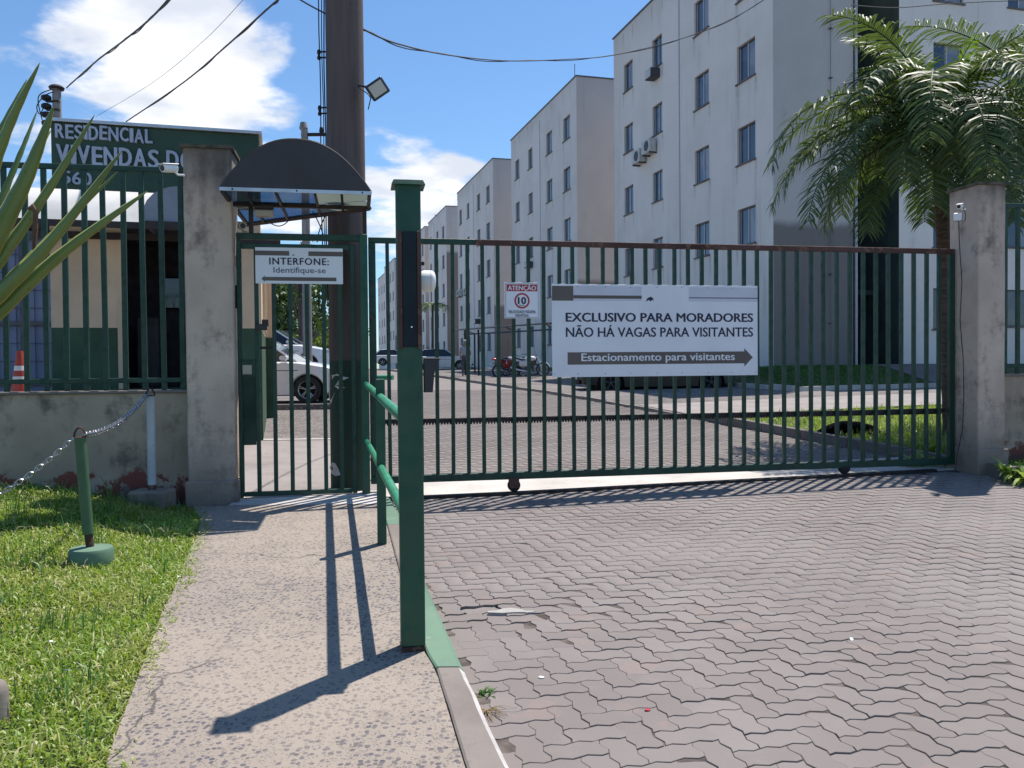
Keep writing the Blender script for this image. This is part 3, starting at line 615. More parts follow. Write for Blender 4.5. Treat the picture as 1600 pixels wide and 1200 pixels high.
def kerbline(name, pts, w, h, mat, piece=1.0):
    root = structure(bpy.data.objects.new(name, None)); COL.objects.link(root)
    for (qa, pa), (qb, pb) in zip(pts[:-1], pts[1:]):
        L = math.hypot(qb - qa, pb - pa); n = max(1, int(L / piece))
        for i in range(n):
            a = Vector((qa + (qb - qa) * i / n, pa + (pb - pa) * i / n)); b = Vector((qa + (qb - qa) * (i + .985) / n, pa + (pb - pa) * (i + .985) / n)); A = Vector(BLp(*a)); B = Vector(BLp(*b)); d = (B - A).normalized(); nn = Vector((-d.y, d.x)) * w / 2
            mb = MB(); za = ground(*A); zb = ground(*B); j = rng.normal(0, .008)
            vv = [(*(A - nn), za - .1), (*(B - nn), zb - .1), (*(B + nn), zb - .1), (*(A + nn), za - .1), (*(A - nn * .8), za + h + j), (*(B - nn * .8), zb + h + j), (*(B + nn * .8), zb + h + j), (*(A + nn * .8), za + h + j)]
            mb.add(vv, [(3, 2, 1, 0), (4, 5, 6, 7), (0, 1, 5, 4), (1, 2, 6, 5), (2, 3, 7, 6), (3, 0, 4, 7)]); mb.build('kerb_stone', mat, root)
    return root
kerbline('raised_kerb', [(-7.38, -16.3), (-7.38, -9.0)], .16, .13, M['kerb_old'])
kerbline('drive_edge_kerb', [(-7.38, -8.9), (-7.38, 45)], .13, .035, M['kerb'], 1.5)
kerbline('block_kerb', [(3.1, -3.55), (-1.68, -3.55), (-1.68, 55)], .14, .14, M['slab'], 1.0)

# ------------------------------------------------------------------ grass blades
def blades(name, label, pts, mat, hmin, hmax, wmin, wmax, lean=.7, cat='grass', parent=None, patchy=True):
    pts = np.asarray(pts); N = len(pts); az = rng.uniform(0, 2 * np.pi, N); h = rng.uniform(hmin, hmax, N); w = rng.uniform(wmin, wmax, N); ln = np.clip(rng.normal(lean, .3, N), .05, 1.35)
    d = np.stack([np.cos(az), np.sin(az), np.zeros(N)], 1); s = np.stack([-np.sin(az), np.cos(az), np.zeros(N)], 1); up = np.array([0, 0, 1.0])
    roll = rng.uniform(-.6, .6, N)[:, None]; s = s * np.cos(roll) + up * np.sin(roll)
    m = pts + (d * np.sin(ln * .6)[:, None] + up * np.cos(ln * .6)[:, None]) * (h * .5)[:, None]; t_ = m + (d * np.sin(np.minimum(ln * 1.5, 1.75))[:, None] + up * np.cos(np.minimum(ln * 1.5, 1.75))[:, None]) * (h * .5)[:, None]
    W = w[:, None] * .5; V = np.stack([pts - s * W * .8, pts + s * W * .8, m + s * W, m - s * W, t_ + s * W * .12, t_ - s * W * .12], 1).reshape(-1, 3)
    b = (np.arange(N) * 6)[:, None]; F = np.concatenate([b + np.array([0, 1, 2, 3]), b + np.array([3, 2, 4, 5])], 0)
    o = put(name, npmesh(name, V, F, mat, np.repeat(rng.uniform(0, 1, N), 6))); tag(o, label, cat, kind='stuff'); return o
def scatter(n, x0, x1, y0, y1, ok, zf):
    out = []
    X = rng.uniform(x0, x1, n); Y = rng.uniform(y0, y1, n)
    for x, y in zip(X, Y):
        if ok(x, y): out.append((x, y, zf(x, y)))
    return out
def okl(x, y):
    e = pl(y) - x; return e > -.06 + .09 * mnoise.noise(Vector((x * 9, y * 9, 5))) and x > -.66 * y - .35 and mnoise.noise(Vector((x * 2.3, y * 2.3, 1))) > -.42 - .5 * rng.random()
blades('lawn_grass', 'bright green broad-bladed lawn left of the footpath', scatter(120000, -5.4, -.9, 2.0, 7.6, okl, lambda x, y: lawnz(x, y) - .01), M['grass'], .030, .075, .005, .0105, .95)
blades('dry_grass_blades', 'scattered pale dry blades in the left lawn', scatter(7000, -5.2, -.9, 2.0, 7.55, okl, lambda x, y: lawnz(x, y) + .015), M['dry_blade'], .03, .09, .003, .006, 1.2)
def okt(x, y): e = pl(y) - x; return e > .1 and x > -.66 * y - .3 and mnoise.noise(Vector((x * 2.9, y * 2.9, 21))) > .12
blades('tall_grass', 'taller darker grass tufts in the left lawn', scatter(9000, -5.2, -1.4, 2.4, 7.55, okt, lambda x, y: lawnz(x, y)), M['grass_dark'], .07, .17, .004, .008, .55)
BQ = lambda q, p: BLp(q, p)
def scatterB(n, q0, q1, p0, p1, dz=.05, ok=None):
    out = []
    for q, p in zip(rng.uniform(q0, q1, n), rng.uniform(p0, p1, n)):
        if ok and not ok(q, p): continue
        x, y = BLp(q, p); out.append((x, y, bankz(q, p) + dz - .01))
    return out
blades('grass_by_the_block', 'grass strip at the foot of the nearest block', scatterB(16000, -1.6, 3.2, -3.45, -.02) + scatterB(5000, -1.6, -.05, 0, 30), M['grass_dark'], .03, .08, .012, .022, .7)  # darker grass colour stands in for the deep shade under the block
blades('grass_behind_the_gate', 'patch of grass and low plants behind the right end of the gate', scatterB(22000, -7.1, 3.0, -14.4, -9.1, .04, lambda q, p: mnoise.noise(Vector((q, p, 4))) > -.45 - .3 * rng.random()), M['grass'], .06, .16, .008, .018, .6)
# ------------------------------------------------------------------ lettering
_tc = {}
def text_mesh(s, w, h, depth, mat, bold=.0, spacing=1.0):
    cu = bpy.data.curves.new('t', 'FONT'); cu.body = s; cu.extrude = 0.5 * depth; cu.offset = bold if bold < 0 else 0; cu.space_character = spacing; cu.resolution_u = 3
    ob = bpy.data.objects.new('t', cu); COL.objects.link(ob); dg = bpy.context.evaluated_depsgraph_get(); me = bpy.data.meshes.new_from_object(ob.evaluated_get(dg)); bpy.data.objects.remove(ob); bpy.data.curves.remove(cu)
    n = len(me.vertices); a = np.zeros(n * 3, np.float32); me.vertices.foreach_get('co', a); a = a.reshape(-1, 3); mn = a.min(0); mx = a.max(0)
    sx = w / (mx[0] - mn[0]); sz = h / (mx[1] - mn[1]); b = np.stack([(a[:, 0] - mn[0]) * sx, -(a[:, 2]), (a[:, 1] - mn[1]) * sz], 1); me.vertices.foreach_set('co', b.astype(np.float32).ravel())
    me.materials.clear(); me.materials.append(mat); me.update()
    if bold > 0:                                                       # heavier strokes: the outline again, a hair to either side
        k = bold * h * .75; bm = bmesh.new()
        for j, (dx, dz) in enumerate(((0, 0), (-k, 0), (k, 0), (-k * .5, k * .45), (k * .5, -k * .45))):
            n0 = len(bm.verts); bm.from_mesh(me); bm.verts.ensure_lookup_table()
            for v in bm.verts[n0:]: v.co += Vector((dx, .00012 * j, dz))
        bm.to_mesh(me); bm.free()
    return me
def words(name, s, x, z, w, h, y, mat, parent, bold=.03, depth=.002, spacing=1.0):      # x,z = lower left corner on the face at y
    me = text_mesh(s, w, h, depth, mat, bold, spacing); return put(name, me, parent, (x, y - depth, z))
# ------------------------------------------------------------------ gate pillars
def pillar(u0, u1, d0, d1, ztop, label, capname='cap'):
    p = GA.w(u0, d0); zb = min(ground(*GA.w(u0, d0)[:2]), ground(*GA.w(u1, d0)[:2])) - .02
    r = thing('concrete_pillar', label, 'gate pillar', (p.x, p.y, zb), frame=GA); W = u1 - u0; D = d1 - d0; H = ztop - zb; mb = MB(); n = 26
    rings = []
    for i in range(n + 1):
        z = .30 + (H - .30) * i / n; rings.append([(x + .006 * mnoise.noise(Vector((x * 3 + 7 * u0, z * 2.4, y * 3))), y + .006 * mnoise.noise(Vector((y * 3, z * 2.1, x * 3 + 4))), z)
            for x, y in [(.012, 0), (W * .33, 0), (W * .66, 0), (W - .012, 0), (W, .012), (W, D / 2), (W, D - .012), (W - .012, D), (W / 2, D), (.012, D), (0, D - .012), (0, D / 2), (0, .012)]])
    v = [q for ring in rings for q in ring]; m = 13; mb.add(v, [(i * m + k, i * m + (k + 1) % m, (i + 1) * m + (k + 1) % m, (i + 1) * m + k) for i in range(n) for k in range(m)] + [tuple(n * m + k for k in range(m))])
    mb.build('shaft', M['pillar'], r); MB().box(-.025, W + .025, -.03, D + .03, -.15, .30, .012).build('plinth', M['pillar'], r)
    c = MB(); e = .025; c.add([(-e, -e, H + .001), (W + e, -e, H + .001), (W + e, D + e, H + .001), (-e, D + e, H + .001), (-e, -e, H + .03), (W + e, -e, H + .03), (W + e, D + e, H + .03), (-e, D + e, H + .03), (W * .5, D * .5, H + .075)],
                    [(3, 2, 1, 0), (0, 1, 5, 4), (1, 2, 6, 5), (2, 3, 7, 6), (3, 0, 4, 7), (4, 5, 8), (5, 6, 8), (6, 7, 8), (7, 4, 8)]); c.build(capname, M['moss'], r)
    return r
uPL = GA.hit(291, 575, -.16)[0]; zPL = GA.hit(325, 232, -.16)[1]
pillar(uPL, -.0, -.16, .28, zPL, 'weathered concrete gate pillar left of the pedestrian gate')
uPR = GA.hit(1494, 575, 0)[0]; zPR = GA.hit(1530, 289, -.28)[1]
uPR2 = GA.hit(1571, 575, -.30)[0]
pillar(uPR + .035, uPR2, -.30, .16, zPR, 'stained concrete gate pillar at the right end of the sliding gate')
# ------------------------------------------------------------------ low walls and their fences
def lowwall(u0, u1, label, ztop):
    p = GA.w(u0, 0); zb = ground(p.x, p.y) - .05; r = thing('low_wall', label, 'wall', (p.x, p.y, zb + .05), frame=GA); L = u1 - u0; H = ztop - zb - .05; mb = MB(); nx = int(L / .12); nz = 12; v = []
    for j in range(nz + 1):
        for i in range(nx + 1): x = L * i / nx; z = -.25 + (H + .25) * j / nz; v.append((x, .012 * mnoise.noise(Vector((x * 2.1 + u0, z * 2.3, 3))) + .006 * mnoise.noise(Vector((x * 9, z * 9, 3))), z))
    n = nx + 1; b = len(v); f = [(j * n + i, j * n + i + 1, (j + 1) * n + i + 1, (j + 1) * n + i) for j in range(nz) for i in range(nx)]; mb.add(v, f); mb.add([(0, .15, -.25), (L, .15, -.25), (L, .15, H), (0, .15, H), (0, 0, H), (L, 0, H), (0, 0, -.25), (L, 0, -.25)], [(1, 0, 3, 2), (4, 5, 2, 3), (0, 6, 4, 3), (7, 1, 2, 5)])
    mb.build('wall_face', M['wall'], r, fixn=False); c = MB()
    c.box(0, L, -.025, .17, H + .002, H + .03, .006); c.build('coping', M['kerb'], r); return r, H
zW = GA.hit(150, 616, -.05)[1]; u0w = GA.hit(-260, 600, 0)[0]
lw, Hw = lowwall(u0w, uPL, 'low rendered wall with peeling red base, left of the pillar', zW)
def fence(u0, u1, zb, zt, label, pitch=.170, bw=.046):
    p = GA.w(u0, .06); r = thing('metal_fence', label, 'fence', (p.x, p.y, zb), frame=GA); L = u1 - u0; H = zt - zb
    MB().box(0, L, -.02, .02, H - .05, H, .004).build('top_rail', M['green'], r); MB().box(0, L, -.02, .02, .07, .115, .004).build('bottom_rail', M['green'], r)
    a = MB().box(-bw / 2, bw / 2, -.017, .017, .0, H - .05, .003).mesh('bar', M['green']); n = int(L / pitch)
    for i in range(n + 1): 
        o = put('bar', a, r, (L - .06 - i * pitch, 0, 0)); o.rotation_euler = (rng.normal(0, .002), rng.normal(0, .004), rng.normal(0, .03))
    return r
fence(u0w, uPL - .01, zW + .03, GA.hit(150, 258, .06)[1], 'dark green bar fence on the low wall left of the pillar')
u1w = GA.hit(1760, 600, 0)[0]; zW2 = GA.hit(1590, 588, -.05)[1]
lowwall(uPR2 + .005, u1w, 'low rendered wall right of the right gate pillar', zW2)
fence(uPR2 + .01, u1w, zW2 + .03, GA.hit(1590, 318, .06)[1], 'green bar fence right of the right gate pillar')

# ------------------------------------------------------------------ pedestrian gate
zt1 = GA.hit(470, 366)[1]; zt2 = GA.hit(470, 382)[1]; ub = GA.hit(562, 575)[0]; ue = GA.hit(577, 575)[0]; p = GA.w(0.02, 0); g0 = ground(p.x, p.y) + .08
fr = thing('gate_frame', 'green steel frame and wide post round the pedestrian gate', 'gate frame', (p.x, p.y, g0), frame=GA)
MB().box(.0, .03, -.03, .03, 0, zt1 - g0 - .06, .004).build('jamb', M['green'], fr)
MB().box(0, ub, -.03, .03, zt1 - g0 - .06, zt1 - g0, .005).build('lintel', M['green'], fr)
MB().box(ub - .01, ue - .025, -.06, .06, -.06, zt1 - g0 + .005, .006).build('post', M['green_post'], fr)
for z in (1.05, 1.72): MB().lathe([(.014, -.03), (.014, .03)], 10, (ue - .0, -.03, z)).build('latch_knob', M['rustdark'], fr)
pg0 = GA.hit(372, 575)[0]; pg1 = ub - .035; zg = GA.hit(470, 773)[1]
pg = thing('pedestrian_gate', 'green barred pedestrian gate under the arched canopy', 'gate', (*GA.w(pg0, 0)[:2], zg), frame=GA); W = pg1 - pg0; H = zt2 - zg
for x in (0, W - .045): MB().box(x, x + .045, -.02, .02, 0, H, .004).build('stile', M['green'], pg)
MB().box(.046, W - .046, -.02, .02, H - .05, H, .004).build('top_rail', M['green'], pg); MB().box(.046, W - .046, -.02, .02, 0, .045, .004).build('bottom_rail', M['green'], pg)
bars = [GA.hit(x, 575)[0] - pg0 for x in (403, 429, 455, 481, 507.5, 532.6)]; bm_ = MB().box(-.019, .019, -.017, .017, .045, H - .05, .003).mesh('bar', M['green'])
for x in bars: put('bar', bm_, pg, (x, 0, 0), (0, rng.normal(0, .001), 0))
z0, z1 = GA.hit(395, 695)[1] - zg, GA.hit(395, 562)[1] - zg; MB().box(.046, bars[0] - .02, -.026, -.02, z0, z1 - .17, .002).build('lock_plate', M['green_dark'], pg)
MB().box(.03, bars[0] - .018, -.032, .03, z1 - .165, z1, .006).build('lock_box', M['green'], pg); sw = MB().box(.045, .13, -.044, -.033, z1 - .14, z1 - .05, .004); sw.build('switch_plate', M['beige_plastic'], pg)
MB().box(bars[0] + .02, bars[1] - .02, -.012, .0, z1 + .10, z1 + .125, .002).build('bolt', M['rustdark'], pg)
MB().box(bars[0] - .01, bars[1] - .06, -.05, -.02, z1 + .28, z1 + .34, .004).build('latch', M['black_plastic'], pg)
MB().box(-.012, -.001, -.03, .01, H - .62, H - .40, .002).build('hinge', M['rustdark'], pg)
for x in (bars[2], bars[4], bars[1]): MB().box(x - .01, x + .01, -.01, .01, H + .001, H + .035).build('spacer', M['green'], pg) if False else None
# ------------------------------------------------------------------ sliding gate
SB = .055
s0 = GA.hit(577.5, 575, SB)[0]; s1 = GA.hit(1490, 575, SB)[0]; zT = GA.hit(800, 375.5, SB)[1]; zB = GA.hit(700, 752, SB)[1]; W = s1 - s0; H = zT - zB
sg = thing('sliding_gate', 'long green barred sliding gate with rusty brown top rail', 'gate', (*GA.w(s0, SB)[:2], zB), frame=GA)
cut = GA.hit(742, 380, SB)[0] - s0
MB().box(0, cut, -.025, .025, H - .055, H, .004).build('top_rail', M['green'], sg)
tag(MB().box(cut + .001, W, -.025, .025, H - .056, H - .001, .004).build('top_rail', M['rust'], sg), 'rusty brown stretch of the top rail')
MB().box(0, W, -.03, .03, 0, .075, .005).build('bottom_rail', M['green'], sg)
for x in (0, W - .07): MB().box(x, x + .07, -.026, .026, .076, H - .057, .004).build('stile', M['green'], sg)
pitch = .1585; bmesh_ = MB().box(-.018, .018, -.02, .02, .07, H - .05, .003).mesh('bar', M['green']); n = int((W - .12) / pitch); pitch = (W - .035 * 2) / (n + 1)
for i in range(1, n + 1): put('bar', bmesh_, sg, (.035 + i * pitch, 0, 0), (0, rng.normal(0, .0022) + (.006 if i == 12 else 0), rng.normal(0, .012)))
zR = GA.hit(800, 655, SB)[1] - zB; MB().box(.1, W - .08, .021, .05, zR - .022, zR + .022, .003).build('rack_carrier', M['rustdark'], sg)
mb = MB(); nt = int((W - .2) / .030)
for i in range(nt): x = .1 + i * .030; mb.add([(x, .024, zR - .023), (x + .024, .024, zR - .023), (x + .017, .024, zR - .043), (x + .007, .024, zR - .043), (x, .047, zR - .023), (x + .024, .047, zR - .023), (x + .017, .047, zR - .043), (x + .007, .047, zR - .043)], [(0, 3, 2, 1), (4, 5, 6, 7), (0, 4, 7, 3), (3, 7, 6, 2), (2, 6, 5, 1)])
mb.build('rack_teeth', M['rustdark'], sg)
for px in (803, 1319):
    x = GA.hit(px, 760, SB)[0] - s0; gz = GA.g(x + s0, SB, .028) - zB; ww = MB(); ww.lathe([(.02, -.022), (.062, -.022), (.066, -.014), (.052, -.006), (.052, .006), (.066, .014), (.062, .022), (.02, .022)], 20, (x, 0, gz + .058), 'y'); w_ = ww.build('wheel', M['rustdark'], sg, True)
    MB().box(x - .05, x + .05, -.036, -.026, gz + .03, .02, .003).box(x - .05, x + .05, .026, .036, gz + .03, .02, .003).build('wheel_bracket', M['rust'] if px < 900 else M['rustdark'], sg)
MB().box(cut * .0 + .28, .33, -.03, .03, -.05, -.001).build('rail_guide', M['rust'], sg)
# receiving post against the right pillar
x0 = GA.hit(1483, 575, .20)[0]; gz = GA.g(x0, .2); rp = thing('receiving_post', 'dark steel receiving post behind the right end of the gate', 'post', (*GA.w(x0, .2)[:2], gz), frame=GA)
MB().box(0, .09, -.03, .03, -.05, .75, .004).build('post', M['rustdark'], rp)
MB().box(-.02, .13, -.10, -.04, .0, .32, .005).build('stop_block', M['rustdark'], rp)

# ------------------------------------------------------------------ signs on the gates
def panel(name, label, px0, py0, px1, py1, t, mat, cat='sign', holes=()):
    a, zt = GA.hit(px0, py0, t); b, zb = GA.hit(px1, py1, t); r = thing(name, label, cat, (*GA.w(a, t)[:2], zb), frame=GA); W = b - a; H = zt - zb
    MB().box(0, W, 0, .006, 0, H, .001).build('board', mat, r); return r, W, H
def rect(name, x0, x1, z0, z1, y, mat, parent, d=.0015): return MB().box(x0, x1, y - d, y, z0, z1).build(name, mat, parent)
r, W, H = panel('entry_banner', 'large white banner reading EXCLUSIVO PARA MORADORES on the sliding gate', 862, 443.5, 1184, 586, SB - .036, M['signwhite'])
k = W / 322.0; kz = H / 142.5
rect('brown_strip', 0.002, .10 * W, H - 25.5 * kz, H - 3 * kz, 0, M['brownprint'], r); rect('pale_strip', .10 * W + .001, .425 * W, H - 25.5 * kz, H - 3 * kz, 0, M['signlilac'], r); rect('brown_line', .10 * W + .001, .425 * W, H - 22 * kz, H - 17 * kz, -.0015, M['brownprint'], r, .001)
rect('pale_strip', .655 * W, W - .002, H - 25.5 * kz, H - 3 * kz, 0, M['signlilac'], r); rect('grey_line', .655 * W, W - .002, H - 20.5 * kz, H - 19 * kz, -.0015, M['greytext'], r, .0005)
em = MB(); em.prism([(.445 * W, H - 26 * kz), (.452 * W, H - 21 * kz), (.467 * W, H - 18.5 * kz), (.479 * W, H - 20 * kz), (.484 * W, H - 25 * kz), (.476 * W, H - 23 * kz), (.468 * W, H - 26 * kz), (.46 * W, H - 23.5 * kz)], -.0015, 0); em.build('bird_emblem', M['navy'], r)
words('lettering', 'EXCLUSIVO PARA MORADORES', 21 * k, H - 57.5 * kz, 293 * k, 13.5 * kz, 0, M['navy'], r, .06)
words('lettering', 'NÃO HÁ VAGAS PARA VISITANTES', 21 * k, H - 81 * kz, 293 * k, 18.5 * kz, 0, M['navy'], r, .025)
ar = MB(); z0 = H - 123.5 * kz; z1 = H - 104.5 * kz; ar.prism([(23 * k, z0), (300 * k, z0), (300 * k, z0 - 5 * kz), (314 * k, (z0 + z1) / 2), (300 * k, z1 + 5 * kz), (300 * k, z1), (23 * k, z1)], -.0015, 0); ar.build('arrow', M['brownprint'], r)
words('lettering', 'Estacionamento para visitantes', 44 * k, z0 + 1.6 * kz, 240 * k, 15.5 * kz, -.0015, M['signwhite'], r, .032)
for x in (.01, .12, .25, .37, .5, .62, .75, .87, .99):
    for z in (H - 4 * kz, 5 * kz): MB().lathe([(.0045, -.003), (.0045, 0)], 8, (x * W, 0, z), 'y').build('rivet', M['greytext'], r)
r, W, H = panel('speed_sign', 'small white and red ATENÇÃO sign with a number 10 in a red ring', 788, 441, 843, 497.5, SB - .034, M['signwhite'])
rect('red_band', .06 * W, .94 * W, .755 * H, .945 * H, 0, M['signred'], r); words('lettering', 'ATENÇÃO', .10 * W, .752 * H, .80 * W, .185 * H, -.0015, M['signwhite'], r, .035)
ring = MB(); n = 36; cx_, cz_ = .5 * W, .49 * H
ring.add([(cx_ + q * W * math.cos(2 * math.pi * i / n), yv, cz_ + q * W * math.sin(2 * math.pi * i / n)) for yv in (-.0015, 0) for q in (.22, .172) for i in range(n)], [(b * n + i, b * n + (i + 1) % n, c * n + (i + 1) % n, c * n + i) for b, c in ((0, 1), (0, 2), (1, 3)) for i in range(n)]); ring.build('red_ring', M['signred'], r)
words('lettering', '10', .39 * W, .40 * H, .22 * W, .19 * H, 0, M['navy'], r, .07); words('lettering', 'km/h', .43 * W, .345 * H, .14 * W, .04 * H, 0, M['navy'], r, .0)
words('lettering', 'VELOCIDADE MÁXIMA', .11 * W, .14 * H, .78 * W, .105 * H, 0, M['greytext'], r, .012); words('lettering', 'PERMITIDA', .31 * W, .04 * H, .38 * W, .075 * H, 0, M['greytext'], r, .012)
for x0_, x1_, z0_, z1_ in ((.03, .97, .975, .985), (.03, .97, .015, .025), (.03, .04, .026, .974), (.96, .97, .026, .974)): rect('border_line', x0_ * W, x1_ * W, z0_ * H, z1_ * H, 0, M['greytext'], r, .001)
r, W, H = panel('intercom_sign', 'white INTERFONE sign with a left-pointing arrow on the pedestrian gate', 398.5, 386, 536, 444, -.034, M['signwhite'])
k = W / 137.5; kz = H / 58.0
rect('brown_strip', .0, 53 * k, H - 13 * kz, H - 5.5 * kz, 0, M['brownprint'], r); rect('brown_strip', 83 * k, W - .001, H - 13 * kz, H - 5.5 * kz, 0, M['brownprint'], r); em = MB(); em.prism([(57 * k, H - 13 * kz), (59 * k, H - 10.5 * kz), (62 * k, H - 12.5 * kz), (60 * k, H - 12.3 * kz)], -.001, 0); em.build('emblem', M['navy'], r)
words('lettering', 'INTERFONE:', 22 * k, H - 27.5 * kz, 93 * k, 11 * kz, 0, M['navy'], r, .04, spacing=1.12); words('lettering', 'Identifique-se', 28 * k, H - 43.5 * kz, 82 * k, 12 * kz, 0, M['greytext'], r, .004)
ar = MB(); zc_ = H - 50.5 * kz; ar.prism([(9 * k, zc_), (15 * k, zc_ + 5.5 * kz), (14 * k, zc_ + 3 * kz), (127 * k, zc_ + 3 * kz), (127 * k, zc_ - 3 * kz), (14 * k, zc_ - 3 * kz), (15 * k, zc_ - 5.5 * kz)][::-1], -.0015, 0); ar.build('arrow', M['brownprint'], r)
# little notice on the guard house side behind the gate: door-closer poster
# ------------------------------------------------------------------ guard rail with the tall post
tp = G(645, 1012, .07); d0 = 15.6; L = thing('guard_rail', 'green tubular guard rail with tall square post and cap beside the footpath', 'guard rail', (tp.x, tp.y, tp.z), 10.0)
Mi = (Matrix.Translation(tp) @ Matrix.Rotation(R(10.0), 4, 'Z')).inverted()
ht = P(640, 287, tp.y).z - tp.z
MB().box(-.057, .057, -.057, .057, .022, ht, .006).build('tall_post', M['green_post'], L); tag(MB().box(-.058, .058, -.058, .058, -.06, .0215, .004).build('post_foot', M['rust'], L), 'rusted foot of the tall post')
c = MB(); c.add([(-.078, -.078, ht - .018), (.078, -.078, ht - .018), (.078, .078, ht - .018), (-.078, .078, ht - .018), (-.068, -.068, ht + .004), (.068, -.068, ht + .004), (.068, .068, ht + .004), (-.068, .068, ht + .004), (0, 0, ht + .02)], [(3, 2, 1, 0), (0, 1, 5, 4), (1, 2, 6, 5), (2, 3, 7, 6), (3, 0, 4, 7), (4, 5, 8), (5, 6, 8), (6, 7, 8), (7, 4, 8)]); cp = c.build('post_cap', M['green_post'], L)
sp = G(597, 850, .07); lp = Mi @ sp; hs = P(597, 592, sp.y).z - sp.z
MB().box(lp.x - .033, lp.x + .033, lp.y - .033, lp.y + .033, lp.z - .06, lp.z + hs, .005).build('short_post', M['green_post'], L)
ep = GA.w(ub + .06, -.075)
def rail(za, zb, name='rail'):
    a = Mi @ Vector((tp.x - .01, tp.y + .05, 0)); b = Mi @ Vector((ep.x, ep.y, 0)); A = Vector((-.005, .058, P(630, za, tp.y).z - tp.z)); B = Vector((b.x, b.y, P(572, zb, ep.y).z - tp.z)); m = Mi @ Vector((sp.x, sp.y, 0))
    return A, B
A, B = rail(662, 601); MB().tube([A, B], .030, 14).build('rail', M['green_rail'], L, True)
A, B = rail(818, 690); tt = (lp.y - A.y) / (B.y - A.y); C = A + (B - A) * tt
MB().tube([A, C - (B - A).normalized() * .03], .029, 14).build('rail', M['green_rail'], L, True); MB().tube([C + (B - A).normalized() * .03, B], .026, 14).build('rail', M['green_rail'], L, True)
zp0, zp1 = P(642, 546, tp.y).z - tp.z, P(642, 364, tp.y).z - tp.z
pn = MB(); pn.box(-.052, -.034, -.072, -.0605, zp0, zp1, .002).box(.036, .054, -.072, -.0605, zp0, zp1, .002); ch = tag(pn.build('guide_channel', M['rust'], L), 'rusty channel strips on the tall post'); MB().box(-.033, .035, -.068, -.0605, zp0 + .01, zp1 - .004, .002).build('cover_plate', M['dark_panel'], L)
MB().lathe([(.004, -.004), (.004, 0)], 8, (.008, -.068, P(645, 512, tp.y).z - tp.z), 'y').build('screw', M['chrome'], L)
# things hung on the tall post
q = P(661, 587, tp.y + .0); zt_, zb_ = P(665, 562, tp.y).z, P(665, 613, tp.y).z
bx = thing('plastic_holder', 'black tapered plastic holder on the right side of the tall post', 'holder', (tp.x + .066, tp.y + .012, zb_), 10)
hb = MB(); h = zt_ - zb_; hb.prism([(0, 0), (.038, 0), (.046, h * .55), (.058, h - .02), (.072, h), (0, h)], -.045, .045); hb.build('body', M['black_plastic'], bx)
MB().box(.0, .076, -.05, .05, h + .001, h + .008, .002).build('rim', M['black_plastic'], bx)
# white dome lamp
zc_ = P(668, 436, tp.y).z; cm = thing('dome_camera', 'white round-ended camera housing sticking out right of the tall post', 'camera', (tp.x + .062, tp.y + .09, zc_), 10)
hb = MB(); hb.lathe([(.045, -.03), (.049, -.02), (.052, 0), (.052, .03)], 20, (0, 0, 0), 'x'); hb.build('base', M['white_plastic'], cm, True); hb = MB(); hb.lathe([(.051, .0315), (.052, .036), (.050, .043), (.043, .051), (.03, .056), (.012, .058)], 20, (0, 0, 0), 'x'); hb.build('dome', M['white_plastic'], cm, True)
hb = MB(); hb.box(-.012, .004, -.01, .01, .075, .094, .003); hb.build('bracket_screw', M['rustdark'], cm)
# pipe barrier just inside the gate
pb = P(600, 592, 9.3); pb.z = ground(pb.x, pb.y); ib = thing('pipe_barrier', 'small pale green pipe barrier just inside the gate', 'barrier', tuple(pb), 4); hz = P(600, 590, 9.3).z - pb.z
MB().tube([(-.14, .1, hz), (.10, 0, hz)], .028, 12).build('rail', M['green_rail'], ib, True); MB().tube([(-.06, .05, 0), (-.06, .05, hz - .03)], .026, 10).build('post', M['green_rail'], ib, True)

# ------------------------------------------------------------------ canopy over the pedestrian gate
TF = -.58; a0, z0 = GA.hit(344, 293, TF); a1, z1 = GA.hit(580, 303, TF); zc0 = (z0 + z1) / 2; W = a1 - a0; hA = GA.hit(460, 219, TF)[1] - zc0
cn = thing('arched_canopy', 'dark arched metal canopy over the pedestrian gate', 'canopy', (*GA.w(a0, TF)[:2], zc0), frame=GA)
n = 22
def arc(i, k=1.0): 
    t = i / n; th = math.pi * t; rr = 1 - abs(2 * t - 1) ** 2.25; return W * t, hA * rr * k
top = [arc(i) for i in range(n + 1)]
fb = MB(); fb.prism([(x, z) for x, z in top] , -.012, .0); fb.build('fascia', M['canopy'], cn)
rear = lambda x: 1.75 + (.62 - 1.75) * x / W
cuts = [0, .16, .36, .62, .80, 1.0]
for i in range(5):
    xa, xb = W * cuts[i] + .008, W * cuts[i + 1] - .008
    for ya, yb in ((.012, .5), (.5, 1.0)):
        mb = MB(); mb.add([(xa, max(.004, ya * rear(xa)), -.012), (xb, max(.004, ya * rear(xb)), -.012), (xb, yb * rear(xb) - .02, -.012), (xa, yb * rear(xa) - .02, -.012)], [(0, 1, 2, 3)]); o = mb.build('pane', M['bluesheet'] if i < 3 else M['milkysheet'], cn)
        if i > 2: o['label'] = 'greenish milky canopy pane'
for c_ in cuts[1:-1]:
    x = W * c_; MB().box(x - .011, x + .011, .003, rear(x) - .01, -.035, -.004).build('rib', M['brownframe'], cn)
tr_ = MB(); tr_.tube([(x, -.006, z + .006) for x, z in top], .011, 6); tr_.build('edge_trim', M['canopy'], cn, True)
MB().box(-.005, W + .005, -.02, -.013, -.022, .012, .002).build('edge_strip', M['alu'], cn)
for x in (.08, .5, .94): MB().lathe([(.008, -.006), (.008, 0)], 8, (x * W, -.020, -.005), 'y').build('bolt', M['rustdark'], cn)
